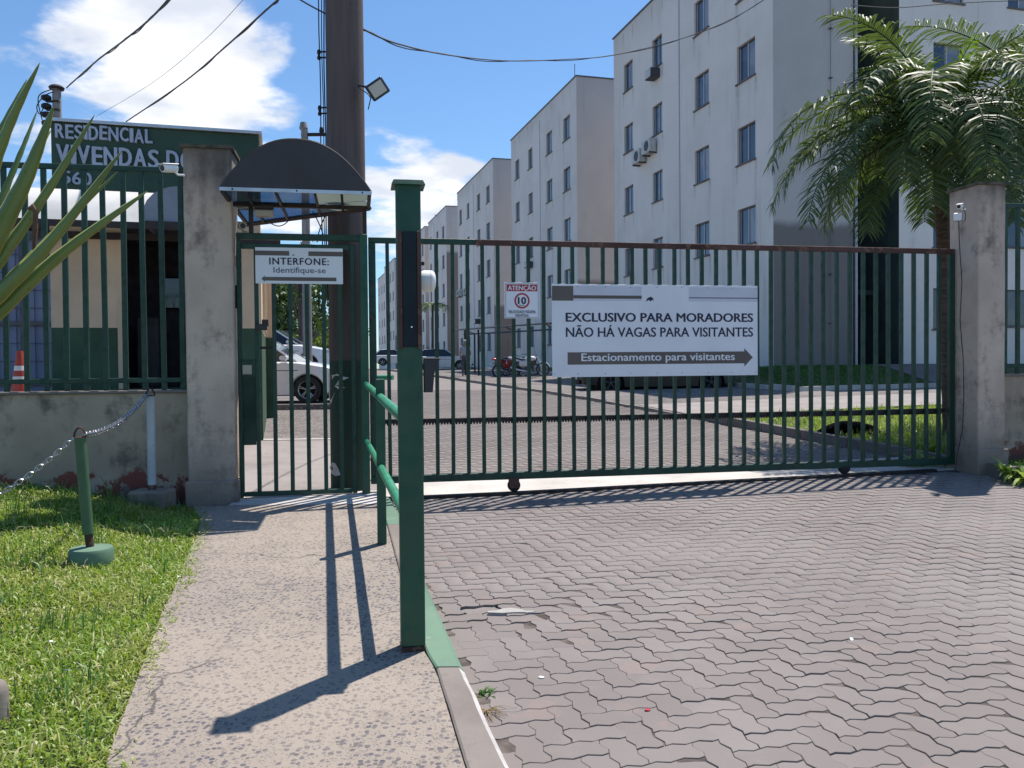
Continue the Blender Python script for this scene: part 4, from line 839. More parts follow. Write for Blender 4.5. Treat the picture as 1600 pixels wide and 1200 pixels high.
MB().tube([(0, rear(0), -.02), (W, rear(W), -.02)], .026, 4).build('rear_beam', M['brownframe'], cn); MB().box(.02, W - .01, -TF - .025, -TF + .025, -.045, .0, .003).build('gate_beam', M['brownframe'], cn)
for x in (-.0, W - .03): MB().box(x, x + .03, .0, rear(x), -.035, -.002).build('side_beam', M['brownframe'], cn)
xs_ = ub + .02 - a0; MB().box(W - .075, W - .035, -TF - .02, -TF + .02, zt1 - zc0 - .0, -.046, .003).build('support_post', M['brownframe'], cn)
xl_ = .17; MB().box(xl_, xl_ + .04, -TF - .02, -TF + .02, zt1 - zc0, -.046, .003).build('support_post', M['brownframe'], cn)
lm = thing('bulkhead_lamp', 'box lamp fixed under the left side of the canopy', 'lamp', (*GA.w(a0 + .24, TF + .40)[:2], zc0 - .16), frame=GA); MB().box(0, .17, 0, .10, .0, .06, .01).build('housing', M['beige_plastic'], lm); MB().box(.0, .17, .01, .09, .061, .11, .01).build('cover', M['brownframe'], lm)
for i, (pa, pb_, pc_, yy) in enumerate((((420, 346), (438, 362), (452, 343), 8.9), ((488, 330), (502, 352), (506, 372), 8.5), ((512, 330), (501, 350), (497, 368), 8.55))):
    pts = [P(*pa, yy), P(*pb_, yy), P(*pc_, yy)]; pts = [pts[0] * (1 - t) ** 2 + pts[1] * 2 * t * (1 - t) + pts[2] * t * t for t in [k / 8 for k in range(9)]]
    tag(MB().tube(pts, .006, 5).build('loose_cable', M['rope'], None, True), ['thin dark cable looping under the left side of the canopy', 'thin dark cable hanging from the canopy beside the pole, left strand', 'thin dark cable hanging from the canopy beside the pole, right strand'][i], 'cable')
# ------------------------------------------------------------------ bullet cameras and boxes
def bullet(p, deg, label, mat, tilt=12, s=1.0):
    r = thing('security_camera', label, 'camera', tuple(p), deg); mb = MB(); mb.lathe([(.03 * s, -.075 * s), (.033 * s, -.07 * s), (.033 * s, .05 * s), (.026 * s, .055 * s)], 16, (0, 0, 0), 'y'); Rt = Matrix.Rotation(R(tilt), 4, 'X'); mb.xf(Rt); mb.build('body', mat, r, True)
    ln = MB(); ln.lathe([(.024 * s, -.0765 * s), (.02 * s, -.0755 * s)], 16, (0, 0, 0), 'y'); ln.xf(Rt); ln.build('lens', M['black_plastic'], r); hd = MB(); hd.box(-.036 * s, .036 * s, -.09 * s, .06 * s, .028 * s, .033 * s, .003); hd.xf(Rt); hd.build('sunshade', mat, r)
    MB().tube([(0, .03 * s, -.01), (.015 * s, .06 * s, -.04 * s), (.05 * s, .09 * s, -.04 * s)], .009 * s, 8).build('bracket', mat, r, True); return r
bullet(P(266, 263, 7.42), -28, 'white bullet camera left of the left gate pillar under the name board', M['white_plastic'], 10, 1.15)
bullet(P(378, 353, 7.95), 24, 'beige bullet camera tucked under the canopy beside the left pillar', M['beige_plastic'], 8, 1.05)
bullet(P(1500, 322, 9.05), -40, 'small white camera high on the right gate pillar', M['white_plastic'], 14, .8)
pj = GA.w(uPR + .0, -.2); e = P(1496, 339, 9.08); jb = thing('junction_box', 'small white sensor box with a cable on the edge of the right pillar', 'sensor box', tuple(e), -22)
MB().box(-.04, .04, -.02, .01, -.042, .042, .008).build('cover', M['white_plastic'], jb); MB().box(-.034, .048, .011, .04, -.042, .044, .006).build('back_box', M['black_plastic'], jb)
cb = [P(x, y, 9.07 if y < 720 else 9.09) for x, y in ((1498, 346), (1499, 380), (1503, 440), (1500, 500), (1505, 560), (1506, 620), (1504, 670), (1495, 715), (1493, 735))]; tag(MB().tube(cb, .005, 6).build('pillar_cable', M['rope'], None, True), 'thin black cable running down the right gate pillar', 'cable')
lp2 = [P(x, y, 9.06) for x, y in ((1505, 325), (1509, 335), (1508, 345), (1503, 348))]; tag(MB().tube(lp2, .004, 6).build('camera_cable', M['rope'], None, True), 'short cable loop between camera and sensor box on the right pillar', 'cable')

# ------------------------------------------------------------------ utility pole with floodlight and cables
up = Vector((P(541, 575, 8.62).x, 8.75, 0)); up.z = ground(up.x, up.y)
pole = thing('utility_pole', 'thick brown concrete utility pole behind the pedestrian gate', 'utility pole', tuple(up)); H = 9.0
mb = MB(); mb.lathe([(.200 - .010 * i / 30, -.2 + (H + .2) * i / 30) for i in range(31)], 36); mb.build('shaft', M['pole'], pole, True)
# torn poster following the curve of the shaft
def onpole(px, py, off=.204): 
    r_ = ray(px, py); o = Vector((EYE.x - up.x, EYE.y - up.y)); d = Vector((r_.x, r_.y)); a = d.dot(d); b = 2 * o.dot(d); c = o.dot(o) - off * off; q = b * b - 4 * a * c; k = (-b - math.sqrt(max(q, 0))) / (2 * a); return EYE + r_ * k
pts = [(513, 584), (520, 586), (527, 584), (533, 588), (546, 590), (536, 594), (528, 597), (537, 600), (524, 602), (540, 606), (529, 607), (523, 614), (520, 622), (517, 632), (514, 622)]
mb = MB(); A = [onpole(x, y) - up for x, y in pts]; Bk = [onpole(x, y, .199) - up for x, y in pts]; n = len(A); mb.add(A + Bk, [tuple(range(n))] + [(i, n + i, n + (i + 1) % n, (i + 1) % n) for i in range(n)])
tag(mb.build('torn_poster', M['poster'], None, loc=tuple(up)), 'torn white paper poster stuck on the pole', 'poster')
pts = [(515, 730), (519, 722), (524, 724), (529, 733), (532, 742), (524, 744), (518, 740)]; mb = MB(); A = [onpole(x, y) - up for x, y in pts]; n = len(A); ce = onpole(522, 734, .205) - up; mb.add(A + [ce], [(i, (i + 1) % n, n) for i in range(n)]); 
tag(mb.build('paint_scar', M['poster'], pole), 'pale scraped patch near the foot')
# side cables and their insulator brackets
for i, (dx, r_) in enumerate(((-.255, .006), (-.232, .005), (-.215, .007))):
    mb = MB(); mb.tube([(dx + .006 * math.sin(k * 1.3 + i), -.03 + .02 * i, 2.0 + k * .35) for k in range(21)], r_, 6); tag(mb.build('service_cable', M['rope'], None, True, loc=tuple(up)), ['outermost thin cable running up the left side of the pole', 'middle thin cable running up the left side of the pole', 'thicker cable running up against the left side of the pole'][i], 'cable', 'cables up the pole')
for i, py in enumerate((88, 175, 238)):
    z = P(505, py, up.y).z - up.z; br = MB(); br.box(-.275, -.19, -.04, -.02, z - .03, z - .018).box(-.275, -.19, -.04, -.02, z + .03, z + .042).lathe([(.016, z - .045), (.022, z - .03), (.012, z), (.022, z + .03), (.016, z + .055)], 10, (-.262, -.03, 0)); br.build('insulator_bracket', M['rustdark'], pole, True)
fl = P(590, 139, 8.45); f_ = thing('floodlight', 'square floodlight tilted on a short arm at the right of the pole', 'floodlight', tuple(fl)); Rt = (Matrix.Rotation(R(14), 4, 'Z') @ Matrix.Rotation(R(16), 4, 'X') @ Matrix.Rotation(R(-36), 4, 'Y'))
mb = MB(); mb.box(-.10, .10, .0, .035, -.085, .085, .01).xf(Rt); mb.build('housing', M['lamp_body'], f_); mb = MB(); mb.box(-.075, .075, -.005, -.001, -.062, .062, .002).xf(Rt); mb.build('lens', M['lampface'], f_); mb = MB()
for k in range(7): mb.box(-.08 + k * .026, -.074 + k * .026, .036, .06, -.07, .07)
mb.xf(Rt); mb.build('cooling_fins', M['lamp_body'], f_)
a = P(560, 133, 8.6) - fl; MB().tube([a, Vector((-.085, .02, .02))], .012, 8).build('arm', M['lamp_body'], f_, True); MB().tube([a + Vector((0, 0, -.02)), a * .5 + Vector((0, 0, -.07)), Vector((-.07, .0, -.09)), a * .6 + Vector((.02, 0, -.23))], .006, 6).build('wire', M['rope'], f_, True)
# ------------------------------------------------------------------ chain and its posts
def chain(a, b, sag, label, li=.056):
    a = Vector(a); b = Vector(b); N = 160; pts = [a.lerp(b, t) - Vector((0, 0, sag * 4 * t * (1 - t))) for t in [i / N for i in range(N + 1)]]
    L = sum((pts[i + 1] - pts[i]).length for i in range(N)); n = int(L / (li * .74)); cum = [0]
    for i in range(N): cum.append(cum[-1] + (pts[i + 1] - pts[i]).length)
    V = []; F = []; mb = MB()
    for k in range(n):
        s_ = (k + .5) * L / n; j = int(np.searchsorted(cum, s_)) - 1; j = max(0, min(N - 1, j)); p_ = pts[j].lerp(pts[j + 1], (s_ - cum[j]) / max(1e-6, cum[j + 1] - cum[j])); t_ = (pts[j + 1] - pts[j]).normalized()
        x = t_.cross(Vector((0, 0, 1))).normalized(); y = x.cross(t_); ang = (k % 2) * math.pi / 2 + rng.normal(.4, .12); sx = x * math.cos(ang) + y * math.sin(ang)
        mb.tube([p_ + t_ * (math.cos(q) * li * .5) + sx * (math.sin(q) * li * .32) for q in [2 * math.pi * i / 8 for i in range(8)]], li * .105, 5, closed=True)
    return tag(mb.build('chain', M['steel'], None, True, fixn=False), label, 'chain')
def cpost(px, pyb, pyt, rad, label, mat, bmat, round_, lean, ring=True, tilt=0.0):
    zf = lambda x, y: lawnz(x, y); b = G(px, pyb, .04, zf); top = P(px + lean, pyt, b.y); h = top.z - b.z; r = thing('chain_post', label, 'post', (b.x, b.y, b.z - .05)); dx = top.x - b.x
    mb = MB()
    if round_: mb.lathe([(.128, -.05), (.136, .0), (.139, .085), (.130, .103), (.0001, .112)], 26)
    else: mb.box(-.17, .17, -.14, .14, -.06, .15, .02)
    mb.build('base', bmat, r, round_)
    z0 = .10; MB().tube([(dx * .12, 0, z0), (dx * .3, 0, z0 + .10)], rad * (.72 if round_ else .95), 16).build('foot', M['rust'], r, True)
    MB().tube([(dx * .3, 0, z0 + .095), (dx, 0, h + .05)], rad, 20).build('tube', mat, r, True)
    if ring:
        c_ = Vector((dx, 0, h + .055)); MB().tube([c_ + Vector((math.cos(q) * .038, 0, math.sin(q) * .062)) for q in [math.pi * i / 12 for i in range(13)]], .007, 7).build('eye', M['rust'] if round_ else M['rustdark'], r, True); MB().lathe([(rad * .98, h + .045), (rad * 1.04, h + .056), (.001, h + .064)], 18, (dx, 0, 0)).build('cap', M['rust'], r)
    return Vector((b.x + dx, b.y, b.z + h + .02))
g1 = cpost(143, 868, 684, .0355, 'leaning green tube post with rusty top, standing in the lawn', chipped('pale_green_tube_paint', (.055, .125, .06), (.13, .06, .03), .72, .4, 15, (.04, .10, .05)), M['kerb_green'], True, -18)
g2 = cpost(238, 782, 619, .036, 'white tube post in front of the low wall', M['white_paint'], M['pillar'], False, -3)
chain(g1 + Vector((.035, 0, .0)), g2 + Vector((-.03, 0, .0)), .075, 'steel chain between the green post and the white post')
e_ = P(-55, 800, 5.3); chain(g1 + Vector((-.04, 0, -.02)), e_, .045, 'steel chain running from the green post out of the left edge', .050)
b_ = G(-16, 1118, .02, lawnz); st_ = thing('concrete_stub', 'worn white concrete stub at the left edge of the lawn', 'concrete stub', tuple(b_)); mb = MB(); mb.lathe([(.070, -.05), (.066, .09), (.058, .12), (.04, .135), (.001, .14)], 20); mb.build('body', M['kerb'], st_, True)
# ------------------------------------------------------------------ apartment blocks
def wallgrid(mb, x0, y0, dx, dy, W, z0, z1, holes, depth, nx, ny, mi=0, flip=False):
    """wall with openings: starts at (x0,y0), runs along (dx,dy), inward normal (nx,ny)"""
    X = sorted(set([0, W] + [h[0] for h in holes] + [h[1] for h in holes])); Z = sorted(set([z0, z1] + [h[2] for h in holes] + [h[3] for h in holes]))
    def p(a, z, d=0): return (x0 + dx * a + nx * d, y0 + dy * a + ny * d, z)
    for i in range(len(X) - 1):
        for j in range(len(Z) - 1):
            cx_, cz_ = (X[i] + X[i + 1]) / 2, (Z[j] + Z[j + 1]) / 2
            if any(h[0] < cx_ < h[1] and h[2] < cz_ < h[3] for h in holes): continue
            q = [p(X[i], Z[j]), p(X[i + 1], Z[j]), p(X[i + 1], Z[j + 1]), p(X[i], Z[j + 1])]; mb.add(q if not flip else q[::-1], [(0, 1, 2, 3)], mi)
    for a, b, c, d in holes:
        for q in ([p(a, c), p(a, d), p(a, d, depth), p(a, c, depth)], [p(b, c), p(b, c, depth), p(b, d, depth), p(b, d)], [p(a, d), p(b, d), p(b, d, depth), p(a, d, depth)], [p(a, c), p(a, c, depth), p(b, c, depth), p(b, c)]): mb.add(q if not flip else q[::-1], [(0, 1, 2, 3)], mi)
def winmesh(w, h):
    f = MB(); t_ = .045
    f.box(0, w, -.02, .03, 0, t_).box(0, w, -.02, .03, h - t_, h).box(0, t_, -.02, .03, t_, h - t_).box(w - t_, w, -.02, .03, t_, h - t_)
    s = MB(); s.box(w / 2 - .03, w / 2 + .03, -.012, .028, t_, h - t_).box(t_, t_ + .035, -.010, .022, t_, h - t_).box(w - t_ - .035, w - t_, -.004, .02, t_, h - t_)
    g = MB(); g.quad((t_, .012, t_), (w - t_, .012, t_), (w - t_, .012, h - t_), (t_, .012, h - t_)); g.box(t_, w - t_, .05, .06, t_, h - t_)
    sl = MB(); sl.box(-.05, w + .05, -.155, .02, -.05, -.002)
    return f.mesh('window', M['window_frame']), s.mesh('sash', M['mullion']), g.mesh('pane', M['pane']), sl.mesh('sill', M['sill'])
WM = {}
def window(root, x, y, z, w, h, ang):
    if (w, h) not in WM: WM[(w, h)] = winmesh(w, h)
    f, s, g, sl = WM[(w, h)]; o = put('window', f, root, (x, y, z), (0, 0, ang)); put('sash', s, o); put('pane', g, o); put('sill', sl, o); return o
BZ = 1.30; STOREY = 2.7
COLS = ((1.0, 2.1, 1.22), (4.0, 5.05, 1.22), (7.75, 8.65, 1.2), (10.6, 11.55, 1.2))
def block(p0, q0, W, qd, label, endmat='facade_end', full=False, cols=COLS, nst=5, H=15.1, base=BZ, storeys=None, group='white apartment blocks in a row'):
    x, y = BLp(q0, p0); r = thing('apartment_block', label, 'apartment block', (x, y, base), frame=BL, group=group); wall = MB(); zoff = 1.5 - base
    holes = [(a, b, zoff + STOREY * (i + 1) - .2 - h, zoff + STOREY * (i + 1) - .2) for a, b, h in cols if b < W for i in range(nst)]
    wallgrid(wall, 0, 0, 0, 1, W, -.4, H, holes, .14, 1, 0, 0, True)
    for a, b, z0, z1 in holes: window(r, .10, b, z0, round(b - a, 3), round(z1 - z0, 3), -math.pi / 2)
    wall.quad((0, 0, -.4), (qd, 0, -.4), (qd, 0, H), (0, 0, H), 1)
    wall.quad((0, W, -.4), (0, W, H), (qd, W, H), (qd, W, -.4), 0); wall.quad((qd, 0, -.4), (qd, W, -.4), (qd, W, H), (qd, 0, H), 0); wall.quad((0, 0, H), (qd, 0, H), (qd, W, H), (0, W, H), 0)
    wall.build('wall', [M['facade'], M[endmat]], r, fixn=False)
    c = MB(); c.box(-.05, .02, -.05, W + .05, H + .001, H + .06).box(.021, qd, -.05, .02, H + .001, H + .06); c.build('roof_flashing', M['window_frame'], r)
    dp = MB(); dp.box(-.025, -.001, 6.22, 6.28, .0, H - .5); dp.build('expansion_strip', M['mullion'], r)
    mb = MB(); xx = qd * .74 if not full else 2.0
    for k in range(9): mb.box(xx, xx + .09, -.10, -.001, 1.5 + k * 1.55, 1.53 + k * 1.55)
    mb.tube([(xx + .03, -.07, .3), (xx + .03, -.07, H - .3)], .008, 4); mb.build('lightning_conductor', M['window_frame'], r)
    return r
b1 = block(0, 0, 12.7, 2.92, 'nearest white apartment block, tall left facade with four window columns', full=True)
# recessed stairwell and the second wing of the first block
x, y = BLp(0, 0)
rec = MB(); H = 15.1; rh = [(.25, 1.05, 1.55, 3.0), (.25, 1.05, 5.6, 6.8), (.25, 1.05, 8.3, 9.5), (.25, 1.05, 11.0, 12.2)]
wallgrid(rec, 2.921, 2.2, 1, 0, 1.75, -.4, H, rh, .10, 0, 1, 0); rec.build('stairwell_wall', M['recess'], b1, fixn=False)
for a, b, z0, z1 in rh: window(b1, 2.921 + a, 2.28, z0, round(b - a, 3), round(z1 - z0, 3), 0)
g = MB()
for k in range(6): g.box(2.921 + .27 + k * .15, 2.921 + .285 + k * .15, 2.15, 2.165, 1.5, 3.05)
for z in (1.5, 2.0, 2.5, 3.03): g.box(2.921 + .22, 2.921 + 1.08, 2.166, 2.18, z, z + .018)
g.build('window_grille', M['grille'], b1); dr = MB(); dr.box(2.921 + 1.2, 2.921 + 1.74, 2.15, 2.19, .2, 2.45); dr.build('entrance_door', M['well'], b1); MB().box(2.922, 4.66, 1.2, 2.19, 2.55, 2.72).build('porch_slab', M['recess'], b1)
MB().tube([(2.99, -.05, .0), (2.99, -.05, H)], .045, 10).build('downpipe', M['mullion'], b1, True)
wing = MB(); wh = [(1.35, 2.55, 1.5 - BZ + STOREY * i + 1.15, 1.5 - BZ + STOREY * i + 2.5) for i in range(5)] + [(4.4, 5.5, 1.5 - BZ + STOREY * i + 1.25, 1.5 - BZ + STOREY * i + 2.5) for i in range(5)]
wallgrid(wing, 4.67, 0, 1, 0, 7.5, -.4, H, wh, .14, 0, 1, 0); wing.quad((4.67, 0, -.4), (4.67, 0, H), (4.67, 2.2, H), (4.67, 2.2, -.4), 1); wing.quad((12.17, 0, -.4), (12.17, 12.7, -.4), (12.17, 12.7, H), (12.17, 0, H), 0); wing.quad((2.92, 2.2, H), (12.17, 2.2, H), (12.17, 12.7, H), (2.92, 12.7, H), 0); wing.quad((4.67, 0, H), (12.17, 0, H), (12.17, 2.2, H), (4.67, 2.2, H), 0); wing.quad((2.92, 12.7, -.4), (2.92, 12.7, H), (12.17, 12.7, H), (12.17, 12.7, -.4), 0)
wing.build('right_wing_wall', [M['facade'], M['recess']], b1, fixn=False)
for a, b, z0, z1 in wh: window(b1, 4.67 + a, .10, z0, round(b - a, 3), round(z1 - z0, 3), 0)
block(17.65, 0, 12.5, 9, 'second white apartment block from the right, antenna on its roof'); block(35.0, 0, 12.3, 9, 'third white apartment block from the right, behind the motorbikes')
def pb(px, d, Wd, qd, label, em, colz=COLS, H=15.1):
    pt = P(px, 575, d); q, p_ = BL.loc(pt); return block(p_, q, Wd, qd, label, em, cols=colz, H=H)
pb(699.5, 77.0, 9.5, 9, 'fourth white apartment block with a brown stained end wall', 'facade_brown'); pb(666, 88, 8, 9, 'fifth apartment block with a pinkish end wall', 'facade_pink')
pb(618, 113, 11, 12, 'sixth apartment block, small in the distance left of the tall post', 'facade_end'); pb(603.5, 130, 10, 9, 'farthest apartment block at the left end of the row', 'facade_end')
# air conditioners
def aircon(p, z, label, split=True, dz=0):
    v = Vector((*BLp(0, p), z)); r = thing('air_conditioner', label, 'air conditioner', tuple(v), frame=BL)
    if split:
        MB().box(-.36, -.06, 0, .78, 0, .54, .02).build('casing', M['ac'], r); f = MB(); f.lathe([(.20, -.372), (.21, -.361)], 18, (0, .30, .27), 'x'); f.build('fan_grille', M['ac_dark'], r); MB().box(-.34, .0, .05, .09, -.06, -.001).box(-.34, .0, .66, .70, -.06, -.001).build('bracket', M['ac_dark'], r)
    else: MB().box(-.42, -.01, 0, .56, 0, .38, .02).build('casing', M['ac_dark'], r); MB().box(-.43, -.421, .03, .53, .03, .35).build('grille', M['ac'], r)
    return r
zw = lambda i, h=1.22: 1.5 + STOREY * (i + 1) - .2 - h
aircon(7.9, zw(4) - .5, 'dark window air conditioner under the top window right of the facade end', False)
aircon(8.2, zw(3) - .68, 'pair of white outdoor units, right one, mid height of nearest facade'); aircon(9.2, zw(3) - .85, 'pair of white outdoor units, left one, mid height of nearest facade')
aircon(10.4, zw(0) + .3, 'white outdoor unit low on the nearest facade, left of the banner')
aircon(17.65 + 7.8, zw(2) - .65, 'dark window air conditioner on the second block above the speed sign', False)
aircon(35 + 4.2, zw(1) - .62, 'small dark air conditioner low on the third block', False); aircon(35 + 10.5, zw(2) - .7, 'white outdoor unit high on the third block'); aircon(35 + 8.0, zw(2) - .75, 'white outdoor unit beside a window of the third block')
for px, py0, py1, d, lb in ((898, 128, 100, 45, 'thin antenna rod on the roof of the second block'), (715, 310, 300, 74, 'thin antenna rod between the third and fourth blocks'), (680, 356, 335, 88, 'thin antenna rod above the fifth block')):
    a = P(px, py0 + 3, d); b = P(px, py1, d); tag(MB().tube([a, b], .02 * d / 45, 5).build('antenna', M['window_frame'], None, True), lb, 'antenna')
# carport frame in front of the second and third blocks
a0 = P(727, 592, 41.0); b0 = P(851, 589, 36.0)
cf = thing('carport_frame', 'thin dark steel frame over the motorbike bay', 'frame', (a0.x, a0.y, ground(a0.x, a0.y)), 0)
O = Vector(cf.location); zt_ = P(790, 512, 38.5).z - O.z
def cpt(px, Y): q = P(px, 575, Y); return Vector((q.x - O.x, q.y - O.y, 0))
mbp = [(727, 41), (748, 40.2), (851, 36.0)]
for px, Y in mbp + [(742, 46.5), (872, 41.5)]:
    c = cpt(px, Y); g = ground(c.x + O.x, c.y + O.y) - O.z; MB().box(c.x - .045, c.x + .045, c.y - .045, c.y + .045, g, zt_).build('post', M['rustdark'], cf)
for (pa, ya), (pb_, yb__) in (((710, 41.6), (880, 35.0)), ((725, 47.2), (895, 40.8)), ((727, 41), (742, 46.5)), ((851, 36), (872, 41.5)), ((790, 38.5), (806, 44))):
    A = cpt(pa, ya); B = cpt(pb_, yb__); A.z = B.z = zt_ + .05; MB().tube([A, B], .042, 4).build('beam', M['window_frame'], cf)

# ------------------------------------------------------------------ guard house
gz = ground(*GU.w(0, 0)[:2]) + .0; gh = thing('guard_house', 'cream and green guard house behind the fence', 'guard house', (*GU.w(0, 0)[:2], gz), frame=GU)
HT = GU.hit(350, 345)[1] - gz; zg = GU.hit(120, 512)[1] - gz; L = -GU.hit(80, 500)[0]; xd0 = GU.hit(192, 500)[0]; zdt = GU.hit(240, 357)[1] - gz; D = 5.1; FZ = .85
fw = MB(); X = [-L, xd0, xd0 + 1.25, 0]
for x0, x1, z0, z1, m in ((-L, xd0, 0, zg, 1), (-L, xd0, zg, HT, 0), (xd0 + 1.25, 0, 0, zg, 1), (xd0 + 1.25, 0, zg, HT, 0), (xd0, xd0 + 1.25, zdt, HT, 0), (xd0, xd0 + 1.25, 0, FZ, 1)): fw.quad((x0, 0, z0), (x1, 0, z0), (x1, 0, z1), (x0, 0, z1), m)
for x, s in ((xd0, 1), (xd0 + 1.25, -1)): fw.quad((x, 0, FZ), (x, .15, FZ), (x, .15, zdt), (x, 0, zdt), 0)
for x in (-L, 0.0):
    fw.quad((x, 0, 0), (x, D, 0), (x, D, zg), (x, 0, zg), 1); fw.quad((x, 0, zg), (x, D, zg), (x, D, HT), (x, 0, HT), 0)
fw.quad((-L, D, 0), (0, D, 0), (0, D, HT), (-L, D, HT), 0); fw.quad((-L, 0, HT), (0, 0, HT), (0, D, HT), (-L, D, HT), 0)
fw.build('wall', [M['cream'], M['wallgreen']], gh)
rm = MB(); rm.quad((xd0, .151, FZ), (xd0 + 1.25, .151, FZ), (xd0 + 1.25, 2.4, FZ), (xd0, 2.4, FZ)); rm.quad((xd0 - .6, 2.4, 0), (xd0 + 1.9, 2.4, 0), (xd0 + 1.9, 2.4, HT - .1), (xd0 - .6, 2.4, HT - .1)); rm.quad((xd0 - .6, .16, 0), (xd0 - .6, 2.4, 0), (xd0 - .6, 2.4, HT - .1), (xd0 - .6, .16, HT - .1)); rm.quad((xd0 + 1.9, .16, 0), (xd0 + 1.9, 2.4, 0), (xd0 + 1.9, 2.4, HT - .1), (xd0 + 1.9, .16, HT - .1)); rm.quad((xd0 - .6, .16, HT - .1), (xd0 + 1.9, .16, HT - .1), (xd0 + 1.9, 2.4, HT - .1), (xd0 - .6, 2.4, HT - .1))
rm.build('dim_room', M['greenroom'], gh, fixn=False); df = MB(); df.box(xd0 - .07, xd0 - .001, -.02, .1, FZ, zdt + .07).box(xd0, xd0 + 1.25, -.02, .1, zdt + .001, zdt + .07); df.build('door_frame', M['cream'], gh)
MB().box(xd0 + .25, xd0 + .75, 2.2, 2.36, 2.2, 2.75, .02).build('wall_screen', M['carglass'], gh); MB().box(xd0 + .0, xd0 + .35, 1.2, 1.8, FZ + .001, FZ + 1.15, .02).build('cabinet', M['ac_dark'], gh)
# pilasters and window of the lit side wall
for k, y_ in enumerate((1.2, 2.35, 3.5)): MB().box(.002, .045, y_, y_ + .10, zg, HT - .01).build('pilaster', M['cream'], gh)
MB().box(.002, .16, 3.9, D + .25, 0, HT - .02).build('side_bay', M['cream'], gh); MB().box(.161, .166, 3.9, D + .25, 0, zg).build('green_band', M['wallgreen'], gh); MB().box(.01, .16, 3.88, 3.899, 0, zg).build('green_band', M['wallgreen'], gh)
MB().box(.003, .10, .25, .45, zg + .05, zg + .16, .01).build('wall_socket_box', M['black_plastic'], gh)
tr_ = structure(MB().box(-5.2, -.6, -2.9, -.01, -.3, FZ - .02).build('raised_terrace', M['slab_inner'], loc=(*GU.w(0, 0)[:2], gz), rot=(0, 0, GU.a)))
# awning sheets
aw = thing('awning', 'weathered white awning along the front of the guard house', 'awning', (*GU.w(0, 0)[:2], gz), frame=GU)
yA = -.95; u0, zA0 = GU.hit(50, 341, yA); u1, zA1 = GU.hit(225, 346, yA); zt_ = GU.hit(120, 297, -.1)[1] - gz; zb_ = zA0 - gz
sh = MB(); n = 8
for k in range(n + 1):
    t = k / n; y = yA + (-.05 - yA) * t; z = zb_ + (zt_ - zb_) * (1 - (1 - t) ** 2.2); sh.v += [(u0 - .2, y, z), (u1 + .25, y, z)]
sh.add([], [(2 * k - 0, 2 * k + 1, 2 * k + 3, 2 * k + 2) for k in range(n)]) if False else None
sh.f = [(2 * k, 2 * k + 1, 2 * k + 3, 2 * k + 2) for k in range(n)]; sh.m = [0] * n; sh.build('sheet', M['awning_white'], aw, True)
for k in range(5): x = u0 - .2 + (u1 + .45 - u0) * k / 4; MB().tube([(x, yA, zb_ - .02), (x, yA * .4, zb_ + (zt_ - zb_) * .62), (x, -.05, zt_ - .03)], .012, 5).build('rib', M['brownframe'], aw, True)
MB().box(u0 - .25, u1 + .3, yA - .02, yA + .03, zb_ - .09, zb_ - .005).build('front_beam', M['brownframe'], aw); MB().box(u0 - .2, .3, -.05, -.003, zb_ - .12, zb_ - .02).build('wall_beam', M['brownframe'], aw)
ua, ub2 = GU.hit(222, 340, yA)[0], GU.hit(345, 340, yA)[0]; ar = MB(); m = 12; hz_ = GU.hit(285, 292, yA)[1] - gz - zb_
for i in range(m + 1):
    th = math.pi * i / m; x = ua + (ub2 - ua) * (1 - math.cos(th)) / 2; z = zb_ + hz_ * math.sin(th) ** .8 if i not in (0, m) else zb_; ar.v += [(x, yA - .05, z), (x, .6, z)]
ar.f = [(2 * i, 2 * i + 2, 2 * i + 3, 2 * i + 1) for i in range(m)]; ar.f += [tuple(2 * i for i in range(m + 1))]; ar.m = [0] * len(ar.f); ar.build('arched_sheet', M['awning_grey'], aw, fixn=False); MB().box(ua, ub2, yA - .08, yA - .051, zb_ - .10, zb_ + .01).build('arch_beam', M['brownframe'], aw)
# name board with raised letters
TB = .12; uA, zA = GU.hit(79, 190, TB); uB, zB_ = GU.hit(404, 207, TB); zl = GU.hit(79, 295, TB)[1]; bd = thing('name_board', 'big green board with raised letters reading RESIDENCIAL VIVENDAS on the guard house roof', 'sign board', (*GU.w(uA, TB)[:2], zl), frame=GU)
W = uB - uA; H = zA - zl; MB().box(0, W, 0, 1.1, 0, H, .01).build('board', M['boardgreen'], bd); MB().box(-.05, W + .05, -.06, 1.15, H + .001, H + .05, .005).build('top_flashing', M['alu'], bd)
def letters(s, px0, px1, yb0, yt0, yb1, yt1, bold):
    u0_, zb0 = GU.hit(px0, yb0, TB); _, zt0 = GU.hit(px0, yt0, TB); u1_, zb1 = GU.hit(px1, yb1, TB); _, zt1_ = GU.hit(px1, yt1, TB); adv = {'I': .42, ' ': .45, 'S': .85, 'E': .82, 'L': .78, 'R': .92, 'N': 1.05, 'D': 1.0, 'V': 1.0, 'A': 1.02, 'C': .92, 'O': 1.1}
    tot = sum(adv.get(c, .85) for c in s); x = u0_
    zb = (zb0 + zb1) / 2; h = ((zt0 - zb0) + (zt1_ - zb1)) / 2
    for c in s:
        w = (u1_ - u0_) * adv.get(c, .85) / tot
        if c != ' ':
            me = text_mesh(c, w * (.80 if c != 'I' else .62), h, .045, M['letter'], bold); o = put('letter', me, bd, (x - uA, -.024, zb - zl + rng.normal(0, .004))); o.rotation_euler = (0, rng.normal(0, .008), 0)
        x += w
letters('RESIDENCIAL', 88, 241, 219, 196, 222, 203, .045); letters('VIVENDAS DO', 90, 307, 257, 230, 265, 236, .05); letters('560', 98, 147, 288, 268, 290, 272, .045)
